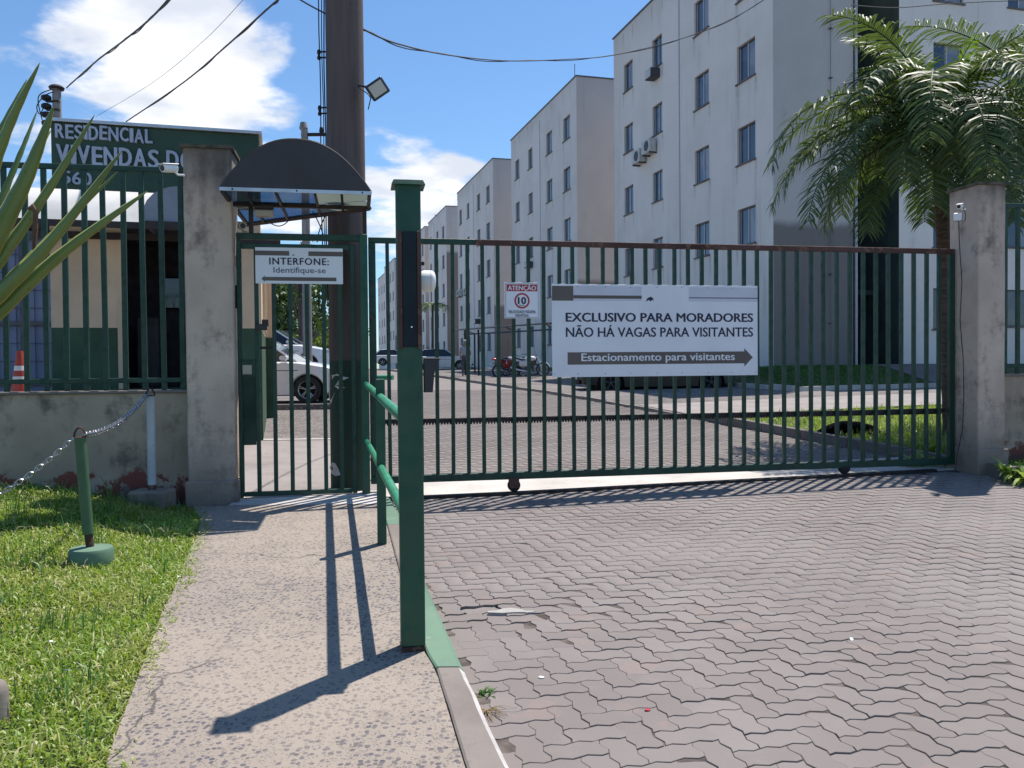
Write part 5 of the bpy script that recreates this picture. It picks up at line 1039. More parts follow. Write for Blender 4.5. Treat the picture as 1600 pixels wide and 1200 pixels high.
tag(MB().tube([P(150, 305, 12.0), P(205, 300, 11.9), P(240, 312, 11.9)], .01, 5).build('board_cable', M['rope'], None, True), 'thin cable hanging under the name board', 'cable') if False else None
# neighbouring pale wall, roof edge and cone on the terrace
nh = thing('pale_annex', 'pale blue-white annex wall with a dark window frame left of the guard house', 'annex', (*GU.w(-L - .02, 1.3)[:2], gz), frame=GU)
MB().box(-5.0, -.001, 0, 3, -.2, HT - .05).build('wall', M['bluewall'], nh); MB().box(-5.2, .15, -.25, 3.2, HT - .048, HT + .12).build('roof_edge', M['darkroof'], nh)
fr_ = MB()
for x in (-1.35, -.72, -.12): fr_.box(x, x + .05, -.05, -.002, .9, HT - .1)
for z in (.9, 1.85, HT - .2): fr_.box(-1.35, -.07, -.07, -.051, z, z + .06)
fr_.build('window_frame', M['window_frame'], nh); gr_ = MB()
for k in range(9): gr_.box(-1.3 + k * .13, -1.29 + k * .13, -.03, -.02, .95, HT - .25)
for k in range(8): gr_.box(-1.3, -.1, -.019, -.012, 1.0 + k * .28, 1.01 + k * .28)
gr_.build('wall_grid', M['greytext'], nh)
c0 = P(31, 548, 10.4); zc = gz + FZ - .02; hc = c0.z - zc; cn2 = thing('traffic_cone', 'orange and white traffic cone behind the left fence', 'traffic cone', (c0.x, c0.y, zc)); rr = lambda z: .035 + (.115 - .035) * (1 - z / hc)
MB().box(-.17, .17, -.17, .17, 0, .035, .01).build('base', M['terracotta'], cn2)
for z0_, z1_, m in ((.036, .30, 'terracotta'), (.30, .42, 'cone_white'), (.42, .55, 'terracotta'), (.55, .66, 'cone_white'), (.66, 1, 'terracotta')):
    a, b = max(.036, z0_ * hc), z1_ * hc; MB().lathe([(rr(a), a + .0005), (rr(b), b - .0005)], 20).build('band' if m == 'cone_white' else 'shell', M[m], cn2, True)

# ------------------------------------------------------------------ distant poles and overhead cables
def gpole(px, pyt, Y, rad, label, arms=True):
    b = P(px, 575, Y); z0 = ground(b.x, b.y); h = P(px, pyt, Y).z - z0; r = thing('utility_pole', label, 'utility pole', (b.x, b.y, z0)); MB().lathe([(rad, -.1), (rad * .7, h)], 16).build('shaft', M['pole_grey'], r, True); return r, h
r_, h_ = gpole(97, 140, 25, .17, 'distant pole with stacked insulators above the name board')
for k in range(4): MB().lathe([(.09, 0), (.14, .03), (.14, .12), (.08, .16)], 12, (-.26, -.1, h_ - .35 - .25 * k)).build('insulator', M['rustdark'], r_, True); MB().box(-.26, .12, -.16, -.04, h_ - .40 - .25 * k, h_ - .36 - .25 * k).build('bracket', M['rustdark'], r_)
MB().lathe([(.2, 0), (.22, .06), (.15, .12)], 14, (0, 0, h_)).build('cap', M['rustdark'], r_, True)
r_, h_ = gpole(481, 203, 25, .15, 'thin grey pole seen between the canopy and the thick pole')
MB().box(-.1, .62, -.05, .05, h_ - .18, h_ - .10).build('crossarm', M['rustdark'], r_); MB().lathe([(.10, 0), (.13, .05), (.09, .22)], 12, (-.03, 0, h_)).build('insulator', M['pole_grey'], r_, True)
MB().lathe([(.05, 0), (.07, .04), (.05, .16)], 10, (.5, 0, h_ - .09)).build('insulator', M['rustdark'], r_, True)
def cable(pts, r0, label, n=26, two=0.0):
    P3 = [P(*q) for q in pts]; out = []
    for i in range(len(P3) - 1):
        a = P3[max(i - 1, 0)]; b = P3[i]; c = P3[i + 1]; d = P3[min(i + 2, len(P3) - 1)]
        for k in range(n):
            t = k / n; out.append(.5 * ((2 * b) + (c - a) * t + (2 * a - 5 * b + 4 * c - d) * t * t + (3 * b - a - 3 * c + d) * t ** 3))
    out.append(P3[-1]); mb = MB(); mb.tube(out, r0, 5)
    if two: mb.tube([p_ + Vector((0, 0, two * math.sin(i * .35) - two * .5)) for i, p_ in enumerate(out)], r0 * .7, 4)
    return tag(mb.build('overhead_cable', M['rope'], None, True, fixn=False), label, 'cable')
cable([(104, 137, 24), (150, 96, 20), (195, 62, 17), (240, 24, 14.5), (300, -45, 12)], .018, 'twisted cable rising from the insulator pole to the top left', 20, .03)
cable([(197, 190, 22), (285, 130, 18), (350, 75, 15), (420, 12, 12.5), (437, -2, 12)], .015, 'cable rising from behind the name board towards the top', 20, .02)
cable([(150, 182, 30), (240, 128, 26), (320, 62, 22), (385, -6, 18)], .006, 'faint thin wire crossing the white cloud at top left')
cable([(437, -20, 9.5), (480, 6, 9.1), (514, 24, 8.7)], .009, 'short cable entering the thick pole from the top')
cable([(568, 46, 8.8), (620, 68, 10), (700, 86, 13), (790, 95, 16), (880, 93, 19), (960, 86, 21), (1060, 62, 23.0), (1130, 36, 24), (1190, 2, 25), (1240, -40, 26)], .011, 'long sagging cable from the thick pole across to the nearest block', 12, .02)
for k, pts in enumerate(([(97, 140, 25), (72, 148, 24.8), (58, 165, 24.6), (62, 178, 24.7), (70, 165, 25)], [(97, 139, 25), (80, 140, 24.6), (60, 152, 24.4), (66, 188, 24.6)])): cable(pts, .016, ['looping wire left of the insulator pole', 'second looping wire hanging left of the insulator pole'][k])
cable([(1330, 8, 17), (1400, 12, 18), (1480, 6, 19), (1560, 2, 20), (1640, 0, 21)], .010, 'cable at top right behind the palm')

# ------------------------------------------------------------------ vegetation builders
def agave_leaf(pts, w, th=.012, seed=0):
    """thick channelled leaf along pts; w = width list"""
    pts = [Vector(p) for p in pts]; N = 26; C = []
    for i in range(N + 1):
        t = i / N * (len(pts) - 1); k = min(int(t), len(pts) - 2); f = t - k; a = pts[max(k - 1, 0)]; b = pts[k]; c = pts[k + 1]; d = pts[min(k + 2, len(pts) - 1)]
        C.append(.5 * ((2 * b) + (c - a) * f + (2 * a - 5 * b + 4 * c - d) * f * f + (3 * b - a - 3 * c + d) * f ** 3))
    V = []; A = []; F = []; side = (C[-1] - C[0]).cross(Vector((.25, -1, .25))).normalized()
    for i, c in enumerate(C):
        t = i / N; wd = w * (1 - t) ** .75 * (1 - .25 * math.exp(-t * 6)) + .0012; T = (C[min(i + 1, N)] - C[max(i - 1, 0)]).normalized(); s = (side - T * side.dot(T)).normalized(); nn = T.cross(s)
        sr = (.0035 if i % 2 else -.001) * (1 - t)
        for x, z, e in ((-1, .30, 1), (-.5, .06, .3), (0, 0, 0), (.5, .06, .3), (1, .30, 1), (.5, -.10, .3), (0, -.22, 0), (-.5, -.10, .3)):
            V.append(c + s * (x * (wd / 2 + (sr if abs(x) == 1 else 0))) + nn * (z * wd * .5)); A.append(e)
    for i in range(N):
        for k in range(8): F.append((i * 8 + k, i * 8 + (k + 1) % 8, (i + 1) * 8 + (k + 1) % 8, (i + 1) * 8 + k))
    return V, F, A
YA = 2.55; root = P(-150, 590, YA + .05); zb = ground(root.x, root.y) + .1
ag = thing('agave_plant', 'large sword-leaved agave reaching in from the left edge', 'agave', (root.x, root.y, zb)); MB().tube([(0, 0, -.1), (.01, 0, .5), (0, 0, root.z - zb + .05)], [.10, .085, .07], 12).build('stem', M['palm_trunk'], ag, True)
LV = [([(-60, 400), (5, 215), (62, 98)], .062, -.15), ([(-90, 390), (-10, 225), (42, 124)], .055, .35), ([(-40, 400), (22, 262), (58, 173)], .036, .30), ([(-70, 470), (28, 300), (84, 165)], .105, 0), ([(-30, 440), (42, 270), (80, 203)], .030, .25), ([(-60, 480), (55, 325), (148, 179)], .062, .05),
      ([(-70, 520), (70, 385), (190, 236)], .078, -.1), ([(-40, 490), (80, 368), (184, 268)], .042, .12), ([(-70, 545), (90, 400), (231, 298)], .072, -.05), ([(-90, 600), (-30, 520), (30, 430), (60, 405)], .050, .2), ([(-150, 300), (-80, 150), (-60, 20)], .08, .1), ([(-260, 360), (-330, 250), (-400, 200)], .09, .2), ([(-300, 500), (-420, 450), (-520, 470)], .09, -.1),
      ([(-200, 350), (-220, 150), (-230, 10)], .09, .3), ([(-110, 640), (-60, 660), (-20, 700)], .06, -.2), ([(-260, 640), (-360, 660), (-420, 720)], .08, .1)]
Lo = Vector(ag.location)
for k, (pp, w, dy) in enumerate(LV):
    pts = [Vector((0, 0, root.z - zb)) ] + [P(x, y, YA + dy * (i + 1) / len(pp)) - Lo for i, (x, y) in enumerate(pp)]
    V, F, A = agave_leaf(pts, w * 1.12, seed=k); put('leaf', npmesh('leaf', V, F, M['agave'], A, True), ag)
mb = MB(); mb.tube([P(x, y, YA) - Lo for x, y in ((44, 327), (50, 323), (56, 332), (55, 360), (53, 395), (54, 412))], [.004, .010, .007, .008, .004, .002], 6); tag(mb.build('withered_tip', M['agave_dry'], ag, True), 'withered brown curled leaf tip')

def frond(name, base, az, el, length, droop, nl=74, lw=.036, ll=.50, mat=None, parent=None, curl=.0, plum=.5):
    base = Vector(base); az = R(az); n = 30; d = Vector((math.cos(az), math.sin(az), 0)); pts = [base.copy()]; e = R(el); step = length / n
    for i in range(n): e2 = e - R(droop) * ((i + 1) / n) ** 1.25; a2 = az + curl * i / n; dd = Vector((math.cos(a2), math.sin(a2), 0)); pts.append(pts[-1] + (dd * math.cos(e2) + Vector((0, 0, math.sin(e2)))) * step)
    mb = MB(); mb.tube(pts, [.020 * (1 - .85 * i / n) + .002 for i in range(n + 1)], 5); V = [Vector(v) for v in mb.v]; F = []
    V2 = []; A = []; F2 = []
    for i in range(nl):
        t = .12 + .88 * (i + .5) / nl; k = t * n; j = min(int(k), n - 1); c = pts[j].lerp(pts[j + 1], k - j); T = (pts[j + 1] - pts[j]).normalized(); S = T.cross(Vector((0, 0, 1))).normalized(); U = S.cross(T)
        for sgn in (-1, 1):
            L_ = ll * (math.sin(math.pi * (t * .78 + .16)) ** .42) * rng.uniform(.85, 1.1); fw_ = .22 + .42 * t; o = (S * sgn * rng.uniform(.8, 1.05) + T * fw_ + U * rng.uniform(-.45, .75) * plum).normalized(); g = Vector((0, 0, -1)); w = lw * rng.uniform(.8, 1.1) * (1 - .3 * t)
            a = c; b = a + o * L_ * .4; o2 = (o + g * rng.uniform(.12, .45)).normalized(); cc = b + o2 * L_ * .35; o3 = (o2 + g * rng.uniform(.25, .8)).normalized(); e_ = cc + o3 * L_ * .3
            wv = o.cross(U).normalized() * w * .5 + U * rng.uniform(-.3, .3) * w; bI = len(V2); V2 += [a - wv * .5, a + wv * .5, b - wv, b + wv, cc - wv * .8, cc + wv * .8, e_ - wv * .1, e_ + wv * .1]; rv = rng.uniform(0, 1); A += [rv] * 8
            F2 += [(bI, bI + 1, bI + 3, bI + 2), (bI + 2, bI + 3, bI + 5, bI + 4), (bI + 4, bI + 5, bI + 7, bI + 6)]
    nb = len(V); quads = [f for f in mb.f if len(f) == 4]; F = quads + [tuple(nb + q for q in f) for f in F2]
    o = put(name, npmesh(name, [tuple(v) for v in V + V2], F, mat or M['palm'], [.5] * nb + A), parent); return o
cr = P(1468, 205, 12.0); tb = P(1487, 700, 12.0); zb = ground(tb.x, tb.y)
pm = thing('palm_tree', 'palm with drooping feathery fronds just behind the right gate pillar', 'palm tree', (tb.x, tb.y, zb)); Lp_ = Vector(pm.location); cl = cr - Lp_
tk = MB(); hh = cl.z - .5
tk.tube([(cl.x * (t ** 1.3), 0, -.1 + (hh + .1) * t) for t in [i / 24 for i in range(25)]], [.115 - .03 * i / 24 + (.008 if i % 2 else 0) for i in range(25)], 14); tk.build('trunk', M['palm_trunk'], pm, True)
MB().tube([(cl.x, 0, hh), (cl.x, 0, cl.z + .05)], [.09, .05], 12).build('crown_shaft', M['palm'], pm, True)
for i in range(5): MB().tube([(cl.x + .08 * math.cos(i * 1.3), .08 * math.sin(i * 1.3), hh - .25 + .1 * i), (cl.x + .22 * math.cos(i * 1.3), .2 * math.sin(i * 1.3), hh - .05 + .1 * i)], [.035, .012], 6).build('leaf_boot', M['palm_trunk'], pm, True)
FR = [(182, 46, 3.15, 128, 0), (172, 18, 2.9, 92, .12), (196, 10, 2.9, 92, 0), (205, 26, 2.7, 118, 0), (166, -2, 2.3, 85, 0), (160, 34, 2.7, 115, 0), (228, 22, 2.2, 120, 0), (240, 2, 2.2, 95, 0), (250, 40, 2.3, 150, 0), (262, 5, 2.1, 110, 0), (275, -12, 2.0, 75, 0), (285, 18, 2.2, 125, 0), (305, 0, 2.1, 95, 0), (312, 34, 2.3, 125, 0), (335, 10, 2.3, 105, 0), (352, 48, 2.5, 105, 0), (8, 20, 2.3, 100, 0), (25, 40, 2.4, 105, 0), (50, 52, 2.5, 110, 0), (70, 15, 2.3, 100, 0), (90, 45, 2.4, 110, 0), (118, 22, 2.3, 110, 0), (128, 52, 2.6, 110, 0), (148, 50, 2.6, 105, 0), (140, 8, 2.2, 95, 0), (215, 60, 2.5, 125, 0), (280, 64, 2.3, 140, 0), (198, -18, 2.1, 70, 0), (195, 74, 2.5, 75, 0), (120, 78, 2.4, 60, 0), (330, 72, 2.4, 80, 0), (258, 30, 2.9, 135, 0), (240, 48, 2.9, 140, 0), (270, -5, 2.6, 80, 0), (255, -18, 2.2, 60, 0), (282, -26, 2.1, 50, 0), (20, 70, 2.5, 70, 0)]
for az, el, ln, dr, cu in FR: frond('frond', cl, az, el, ln, dr, parent=pm, curl=cu)
for az, el in ((300, 82), (30, 78), (150, 80)): frond('young_frond', cl, az, el, 1.3, 35, nl=34, ll=.26, mat=M['palm_young'], parent=pm)
c2 = P(1640, 180, 13.5); t2 = P(1650, 640, 13.5); zb2 = ground(t2.x, t2.y); pm2 = thing('palm_tree', 'second palm at the right edge with a long frond rising to the top corner', 'palm tree', (t2.x, t2.y, zb2)); cl2 = c2 - Vector(pm2.location)
MB().tube([(0, 0, -.1), (cl2.x, 0, cl2.z - .3)], [.13, .09], 14).build('trunk', M['palm_trunk'], pm2, True)
for az, el, ln, dr in ((170, 15, 2.3, 95), (190, 55, 2.9, 60), (205, 30, 2.1, 120), (150, 35, 2.2, 100), (235, 12, 2.2, 100), (260, 40, 2.3, 120), (180, -5, 1.8, 80), (120, 45, 2.3, 100), (60, 40, 2.3, 100), (0, 35, 2.3, 100), (300, 35, 2.3, 110)): frond('frond', cl2, az, el, ln, dr, parent=pm2)

def tree(px, Y, h, cw, label, mat='tree_leaf', nleaf=3600, ls=.16, trunk=True, zbase=None, name='tree', cat='tree', crown0=.32, group=None):
    b = P(px, 575, Y); z0 = ground(b.x, b.y) if zbase is None else zbase; r = thing(name, label, cat, (b.x, b.y, z0), group=group); rg = np.random.default_rng(int(px * 7 + Y))
    cl_ = []
    for k in range(16 if trunk else 12):
        a = rg.uniform(0, 2 * np.pi); rr = cw * .5 * rg.uniform(.15, .8); z = h * rg.uniform(crown0 + .05, .90); rr *= (1.15 - abs(z / h - .62) * 1.3); cl_.append((rr * math.cos(a), rr * math.sin(a), z, cw * rg.uniform(.13, .24)))
    if trunk:
        t_ = MB(); t_.tube([(0, 0, -.1), (.05, .03, h * .3), (-.03, .05, h * .62), (0, 0, h * .85)], [h * .028, h * .022, h * .013, h * .004], 10); t_.build('trunk', M['bark'], r, True)
        lb = MB()
        for k in range(7): c = cl_[k]; z1 = c[2] * .6; lb.tube([(0, 0, z1), (c[0] * .5, c[1] * .5, z1 + (c[2] - z1) * .65), (c[0], c[1], c[2])], [h * .011, h * .007, h * .002], 6)
        lb.build('limbs', M['bark'], r, True)
    per = nleaf // len(cl_); V = []; A = []
    for x, y, z, rad in cl_:
        d = rg.normal(0, 1, (per, 3)); d /= np.linalg.norm(d, axis=1)[:, None]; c = np.array([x, y, z]) + d * (rad * rg.uniform(.35, 1.08, per) ** .7)[:, None] * np.array([1, 1, .8]); a = rg.normal(0, 1, (per, 3)); a /= np.linalg.norm(a, axis=1)[:, None]; b_ = np.cross(a, rg.normal(0, 1, (per, 3))); b_ /= np.linalg.norm(b_, axis=1)[:, None]; s = (ls * rg.uniform(.5, 1.1, per))[:, None]
        V.append(np.stack([c - a * s, c - b_ * s * .5, c + a * s, c + b_ * s * .5], 1).reshape(-1, 3)); A.append(np.repeat(rg.uniform(0, 1, per), 4))
    V = np.vstack(V); F = np.arange(len(V)).reshape(-1, 4); put('crown' if trunk else 'foliage', npmesh('crown', V, F, M[mat], np.concatenate(A)), r); return r
tree(452, 44, 5.2, 5, 'leafy tree left of the thin grey pole, behind the white cars'); tree(500, 48, 6.0, 6, 'leafy tree right of the thin grey pole, behind the cars'); tree(425, 52, 6.0, 6, 'tree farther back beside the guard house wall'); tree(470, 29, 5.6, 1.8, 'slim dark trunk standing beside the thin grey pole', nleaf=300, ls=.1, crown0=.5)
for i, (px, Y) in enumerate(((438, 38), (462, 39), (487, 38.5), (511, 40), (535, 41))): tree(px, Y, 2.1, 2.2, ['first hedge bush from the left behind the white cars', 'second hedge bush from the left behind the white cars', 'third hedge bush from the left behind the white cars', 'fourth hedge bush from the left, beside the thick pole', 'hedge bush hidden mostly behind the thick pole'][i], 'hedge_leaf', 1500, .12, False, None, 'hedge_bush', 'bush', 0.0, 'hedge behind the white cars')
wb = P(425, 575, 42.5); we = P(560, 575, 45); tag(MB().box(0, (we - wb).length, -.08, .08, 0, 2.35).build('boundary_wall', M['kerb'], loc=(wb.x, wb.y, ground(wb.x, wb.y)), rot=(0, 0, math.atan2(we.y - wb.y, we.x - wb.x))), 'long grey boundary wall behind the hedge bushes', 'wall')
# small far palm in front of the fifth block
fp = P(676, 575, 70); fpz = ground(fp.x, fp.y); f2 = thing('palm_tree', 'small distant palm in front of the pinkish end wall', 'palm tree', (fp.x, fp.y, fpz)); fh = P(678, 478, 70).z - fpz; MB().tube([(0, 0, 0), (.05, 0, fh)], [.12, .09], 8).build('trunk', M['palm_trunk'], f2, True)
for k in range(9): frond('frond', (.05, 0, fh), k * 40 + 10, 35, 1.7, 110, nl=16, lw=.09, ll=.5, parent=f2)
# weeds: clump by the right pillar, dry tuft by the kerb, weeds at the wall foot
def rosette(x, y, z, n, L_, w, label, mat, name='weed_plant', cat='plant', el=(25, 75), droop=70, dzf=0):
    r = thing(name, label, cat, (x, y, z)); V = []; F = []; A = []; c = 0
    me_list = []
    for k in range(n):
        a = rng.uniform(0, 6.28); e = R(rng.uniform(*el)); l = L_ * rng.uniform(.6, 1.1); pts = [Vector((rng.normal(0, .02), rng.normal(0, .02), 0))]
        for i in range(5): e2 = e - R(droop) * (i / 4) ** 1.3; pts.append(pts[-1] + Vector((math.cos(a) * math.cos(e2), math.sin(a) * math.cos(e2), math.sin(e2))) * l / 5)
        s = Vector((-math.sin(a), math.cos(a), 0)); rv = rng.uniform(0, 1)
        for i, p_ in enumerate(pts): ww = w * math.sin(math.pi * min(.97, (i + .7) / 6)) * .5; V += [p_ - s * ww, p_ + s * ww]; A += [rv, rv]
        F += [(c + 2 * i, c + 2 * i + 1, c + 2 * i + 3, c + 2 * i + 2) for i in range(5)]; c += 12
    put('leaves', npmesh('leaves', V, F, mat, A), r); return r
for i, (px, py, n, L_, w, lb) in enumerate(((1578, 735, 26, .34, .045, 'broad-leaved weeds at the foot of the right pillar'), (1604, 742, 24, .30, .05, 'broad-leaved weeds at the right edge in front of the wall'), (1555, 720, 14, .30, .03, 'dark narrow-leaved weed against the right pillar'))):
    q = G(px, py + 12, .02); rosette(q.x, q.y, q.z, n, L_, w, lb, M['grass'] if i < 2 else M['grass_dark'])
for i, (px, py, n, lb) in enumerate(((1438, 722, 20, 'leafy weed on the sill behind the right end of the gate'), (1455, 700, 22, 'taller leafy weed behind the last gate bars'), (1470, 725, 14, 'small weed beside the receiving post'))):
    q = G(px, py + 8, .02); rosette(q.x, max(q.y, 9.7), q.z, n, .30, .05, lb, M['grass'])
q = G(757, 1083, 0); rosette(q.x, q.y, q.z - .01, 46, .055, .007, 'small green weed tuft in the joint beside the kerb', M['grass_dark'], el=(20, 85)); q = G(760, 1112, 0)
r = thing('dry_weed', 'dry straw-coloured weed stems lying beside the kerb', 'dry weed', (q.x, q.y, q.z)); mb = MB()
for k in range(34): a = rng.uniform(-2.6, .4); l = rng.uniform(.04, .13); mb.tube([(0, 0, .006), (math.cos(a) * l * .5, math.sin(a) * l * .5, .022), (math.cos(a) * l, math.sin(a) * l, .008)], [.0016, .0013, .0008], 4)
mb.build('stems', M['dry'], r)
for i, (px, py, h) in enumerate(((172, 790, .25), (28, 792, .2), (52, 745, .35), (88, 800, .25), (190, 800, .15))):
    q = G(px, py, .05, lawnz); r = thing('wild_grass_stalk', ['seeding grass stalk right of the green post', 'seeding grass stalk at the left edge of the wall shadow', 'tall seeding grass stalk against the low wall', 'seeding grass stalk left of the green post', 'short bent grass stalk near the white post base'][i], 'grass stalk', (q.x, q.y, q.z - .02)); mb = MB()
    for k in range(4): a = rng.uniform(0, 6.28); mb.tube([(0, 0, 0), (.02 * math.cos(a), .02 * math.sin(a), h * .6), (.09 * math.cos(a), .09 * math.sin(a), h * rng.uniform(.8, 1.1))], [.003, .002, .003], 5)
    mb.build('stalks', M['palm_young'], r)
for i, (px, py) in enumerate(((108, 1064), (252, 984), (80, 1018), (280, 902), (1012, 1111), (846, 1060), (1330, 1000))):
    q = G(px, py, .07 if px < 600 else .0, lawnz if px in (108, 80) else None); mb = MB(); mb.prism([(-.013, -.006), (.007, -.010), (.015, .0), (.003, .009), (-.010, .006)], 0, .003, 'xy'); tag(mb.build('paper_scrap', M['white_plastic'] if i != 4 else M['signred'], loc=(q.x, q.y, q.z + (.045 if px in (108, 80) else .004)), rot=(rng.normal(0, .2), rng.normal(0, .2), rng.uniform(0, 6))), ['white paper scrap lying in the lawn by the path', 'white paper scrap on the left edge of the footpath', 'white paper scrap deeper in the lawn', 'white scrap at the path edge near the pillar shadow', 'tiny reddish scrap on the paving', 'tiny white scrap on the paving near the kerb end', 'tiny white scrap on the paving at right'][i], 'scrap')
q = G(1600, 752, .0); kk = structure(bpy.data.objects.new('planter_kerb', None)); COL.objects.link(kk)
for k in range(6):
    a = GA.w(uPR2 - .12 + k * .42, -.62 - .02 * k); mb = MB(); mb.box(0, .40, -.07, .07, -.06, .10, .03); o = mb.build('kerb_stone', M['kerb_green'] if k else M['kerb_old'], kk, loc=(a.x, a.y, ground(a.x, a.y)), rot=(0, 0, GA.a + rng.normal(0, .03)))
bg = [(GA.w(u, v).x, GA.w(u, v).y, ground(*GA.w(u, v)[:2]) + .02) for u, v in zip(rng.uniform(uPR2, uPR2 + 2.4, 1600), rng.uniform(-.52, -.02, 1600))]; blades('grass_by_right_wall', 'grass between the right wall and the painted kerb stones', bg, M['grass'], .05, .15, .006, .012, .6)
# ------------------------------------------------------------------ vehicles
def shrink(poly, d): return inset(poly, d)
def car(label, pos, deg, paint, L=4.3, W=1.74, Hh=1.45, style='sedan', spokes=5, rimmat='rim', cat='car'):
    """x forward, y left, origin on the ground at mid length"""
    r = thing('parked_car', label, cat, tuple(pos), deg); h = Hh; wr = .315; fa = L / 2 - .86; ra = -L / 2 + .82; hw = W / 2
    F_, B_ = L / 2, -L / 2
    hood = .62 * h; belt = .645 * h; ws = .32 * L / 4.3 * 2.1
    xw = F_ - 1.12                                                # foot of the windscreen
    deck = belt if style == 'sedan' else .66 * h
    topl = [(F_ - .02, .30), (F_, .46), (F_ - .05, .50 * h), (F_ - .32, .565 * h), (xw + .35, .625 * h), (xw, .655 * h)]
    rear = [(B_ + .62, belt + .03), (B_ + .10, deck), (B_ + .01, .50 * h), (B_, .42), (B_ + .06, .28)] if style == 'sedan' else [(B_ + .22, belt + .03), (B_ + .06, deck), (B_ + .0, .45), (B_ + .05, .28)]
    def arch(xc, back=False): return [(xc + (wr + .055) * math.cos(a), .30 + (wr + .055) * math.sin(a)) for a in [math.pi * (i / 10) for i in range(11)]]
    low = [(ra - wr - .06, .20)] + [(x, z) for x, z in arch(ra)[::-1]] + [(ra + wr + .06, .17), (fa - wr - .06, .17)] + arch(fa)[::-1] + [(fa + wr + .06, .20)]
    out = topl + rear + low                                       # anticlockwise from the nose over the top to the rear and back
    def ins(P_, d):
        n = len(P_); o = []
        for i in range(n):
            a, b, c = Vector(P_[i - 1]), Vector(P_[i]), Vector(P_[(i + 1) % n]); e1 = (b - a).normalized(); e2 = (c - b).normalized(); n1 = Vector((-e1.y, e1.x)); n2 = Vector((-e2.y, e2.x)); m = (n1 + n2); m = m.normalized() if m.length > .2 else n1; o.append(tuple(b + m * d / max(.6, m.dot(n1))))
        return o
    def shape(x, y): # taper at the ends seen from above
        k = 1.0
        if x > F_ - .9: k -= .16 * ((x - F_ + .9) / .9) ** 2
        if x < B_ + .6: k -= .10 * ((B_ + .6 - x) / .6) ** 2
        return y * k
    rings = [(ins(out, .03), -hw), (out, -hw + .05), (out, -hw * .5), (out, 0), (out, hw * .5), (out, hw - .05), (ins(out, .03), hw)]
    n = len(out); mb = MB(); V = []
    for P_, y in rings:
        for x, z in P_:
            bulge = -.06 * (abs(y) / hw) ** 3 * (1 if z > .5 * h else 0); xx = x - (.10 * (y / hw) ** 2 if x > F_ - .4 else (-.06 * (y / hw) ** 2 if x < B_ + .3 else 0)); V.append((xx, shape(x, y), z + (bulge * .5 if z > .55 * h else 0)))
    Fc = [(i * n + k, i * n + (k + 1) % n, (i + 1) * n + (k + 1) % n, (i + 1) * n + k) for i in range(6) for k in range(n)] + [tuple(range(n)), tuple(6 * n + k for k in range(n))[::-1]]
    mb.add(V, Fc); bm = bmesh.new(); me = mb.mesh('body', M[paint]); bm.from_mesh(me); bmesh.ops.triangulate(bm, faces=[f for f in bm.faces if len(f.verts) > 4]); bm.to_mesh(me); bm.free()
    me.polygons.foreach_set('use_smooth', [True] * len(me.polygons)); me.set_sharp_from_angle(angle=R(34)); body = put('body', me, r)
    for xc in (fa, ra): MB().box(xc - wr - .09, xc + wr + .09, -hw + .12, hw - .12, .16, .30 + wr + .10).build('wheel_arch_liner', M['well'], r)
    # greenhouse
    rf0, rf1 = xw - .78, (B_ + 1.25 if style == 'sedan' else B_ + .62); gb = [(xw, belt + .01), (rf0, h - .03), ((rf0 + rf1) / 2, h), (rf1, h - .035), (B_ + (.66 if style == 'sedan' else .18), belt + .035)]
    def gw(z): return (hw - .07) - (.20 * (z - belt) / (h - belt))
    def gx(ybot, ytop): pass
    gl = MB(); n = len(gb); V = [(x, -gw(z) , z - .004) for x, z in gb] + [(x, gw(z), z - .004) for x, z in gb]; gl.add(V, [tuple(range(n)), tuple(n + k for k in range(n))[::-1]] + [(k, n + k, n + (k + 1) % n, (k + 1) % n) for k in range(n)]); gl.build('window_glass', M['carglass'], r)
    rf = MB(); pr = [gb[1], gb[2], gb[3]]
    V = []
    for x, z in [(rf0 - .02, h - .035), (rf0 - .25, h - .004), ((rf0 + rf1) / 2, h + .014), (rf1 + .25, h - .004), (rf1 - .06, h - .04)]:
        for t in (-1, -.6, 0, .6, 1): V.append((x, (gw(z) + .012) * t, z + .012 - (.035 if abs(t) == 1 else 0)))
    rf.add(V, [(i * 5 + k, i * 5 + k + 1, (i + 1) * 5 + k + 1, (i + 1) * 5 + k) for i in range(4) for k in range(4)]); rf.add([(x, y, z - .04) for x, y, z in V], [(i * 5 + k, (i + 1) * 5 + k, (i + 1) * 5 + k + 1, i * 5 + k + 1) for i in range(4) for k in range(4)]); rf.build('roof', M[paint], r, True, fixn=False)
    for s in (-1, 1):
        def pp(x, z, o=.008): return Vector((x, s * (gw(z) + o), z))
        for (xa, za), (xb, zb_), w in ((gb[0], gb[1], .055), ((gb[1][0] + gb[3][0]) / 2 * 1 and ((xw + rf1) / 2 - .18, belt), ((xw + rf1) / 2 - .22, h - .03), .05), (gb[4], gb[3], .10)):
            pl_ = MB(); pl_.add([pp(xa - w, za), pp(xa + w * .4, za), pp(xb + w * .2, zb_), pp(xb - w, zb_), pp(xa - w, za, -.02), pp(xa + w * .4, za, -.02), pp(xb + w * .2, zb_, -.02), pp(xb - w, zb_, -.02)], [(0, 1, 2, 3), (7, 6, 5, 4), (0, 4, 5, 1), (1, 5, 6, 2), (2, 6, 7, 3), (3, 7, 4, 0)]); pl_.build('pillar', M[paint], r)
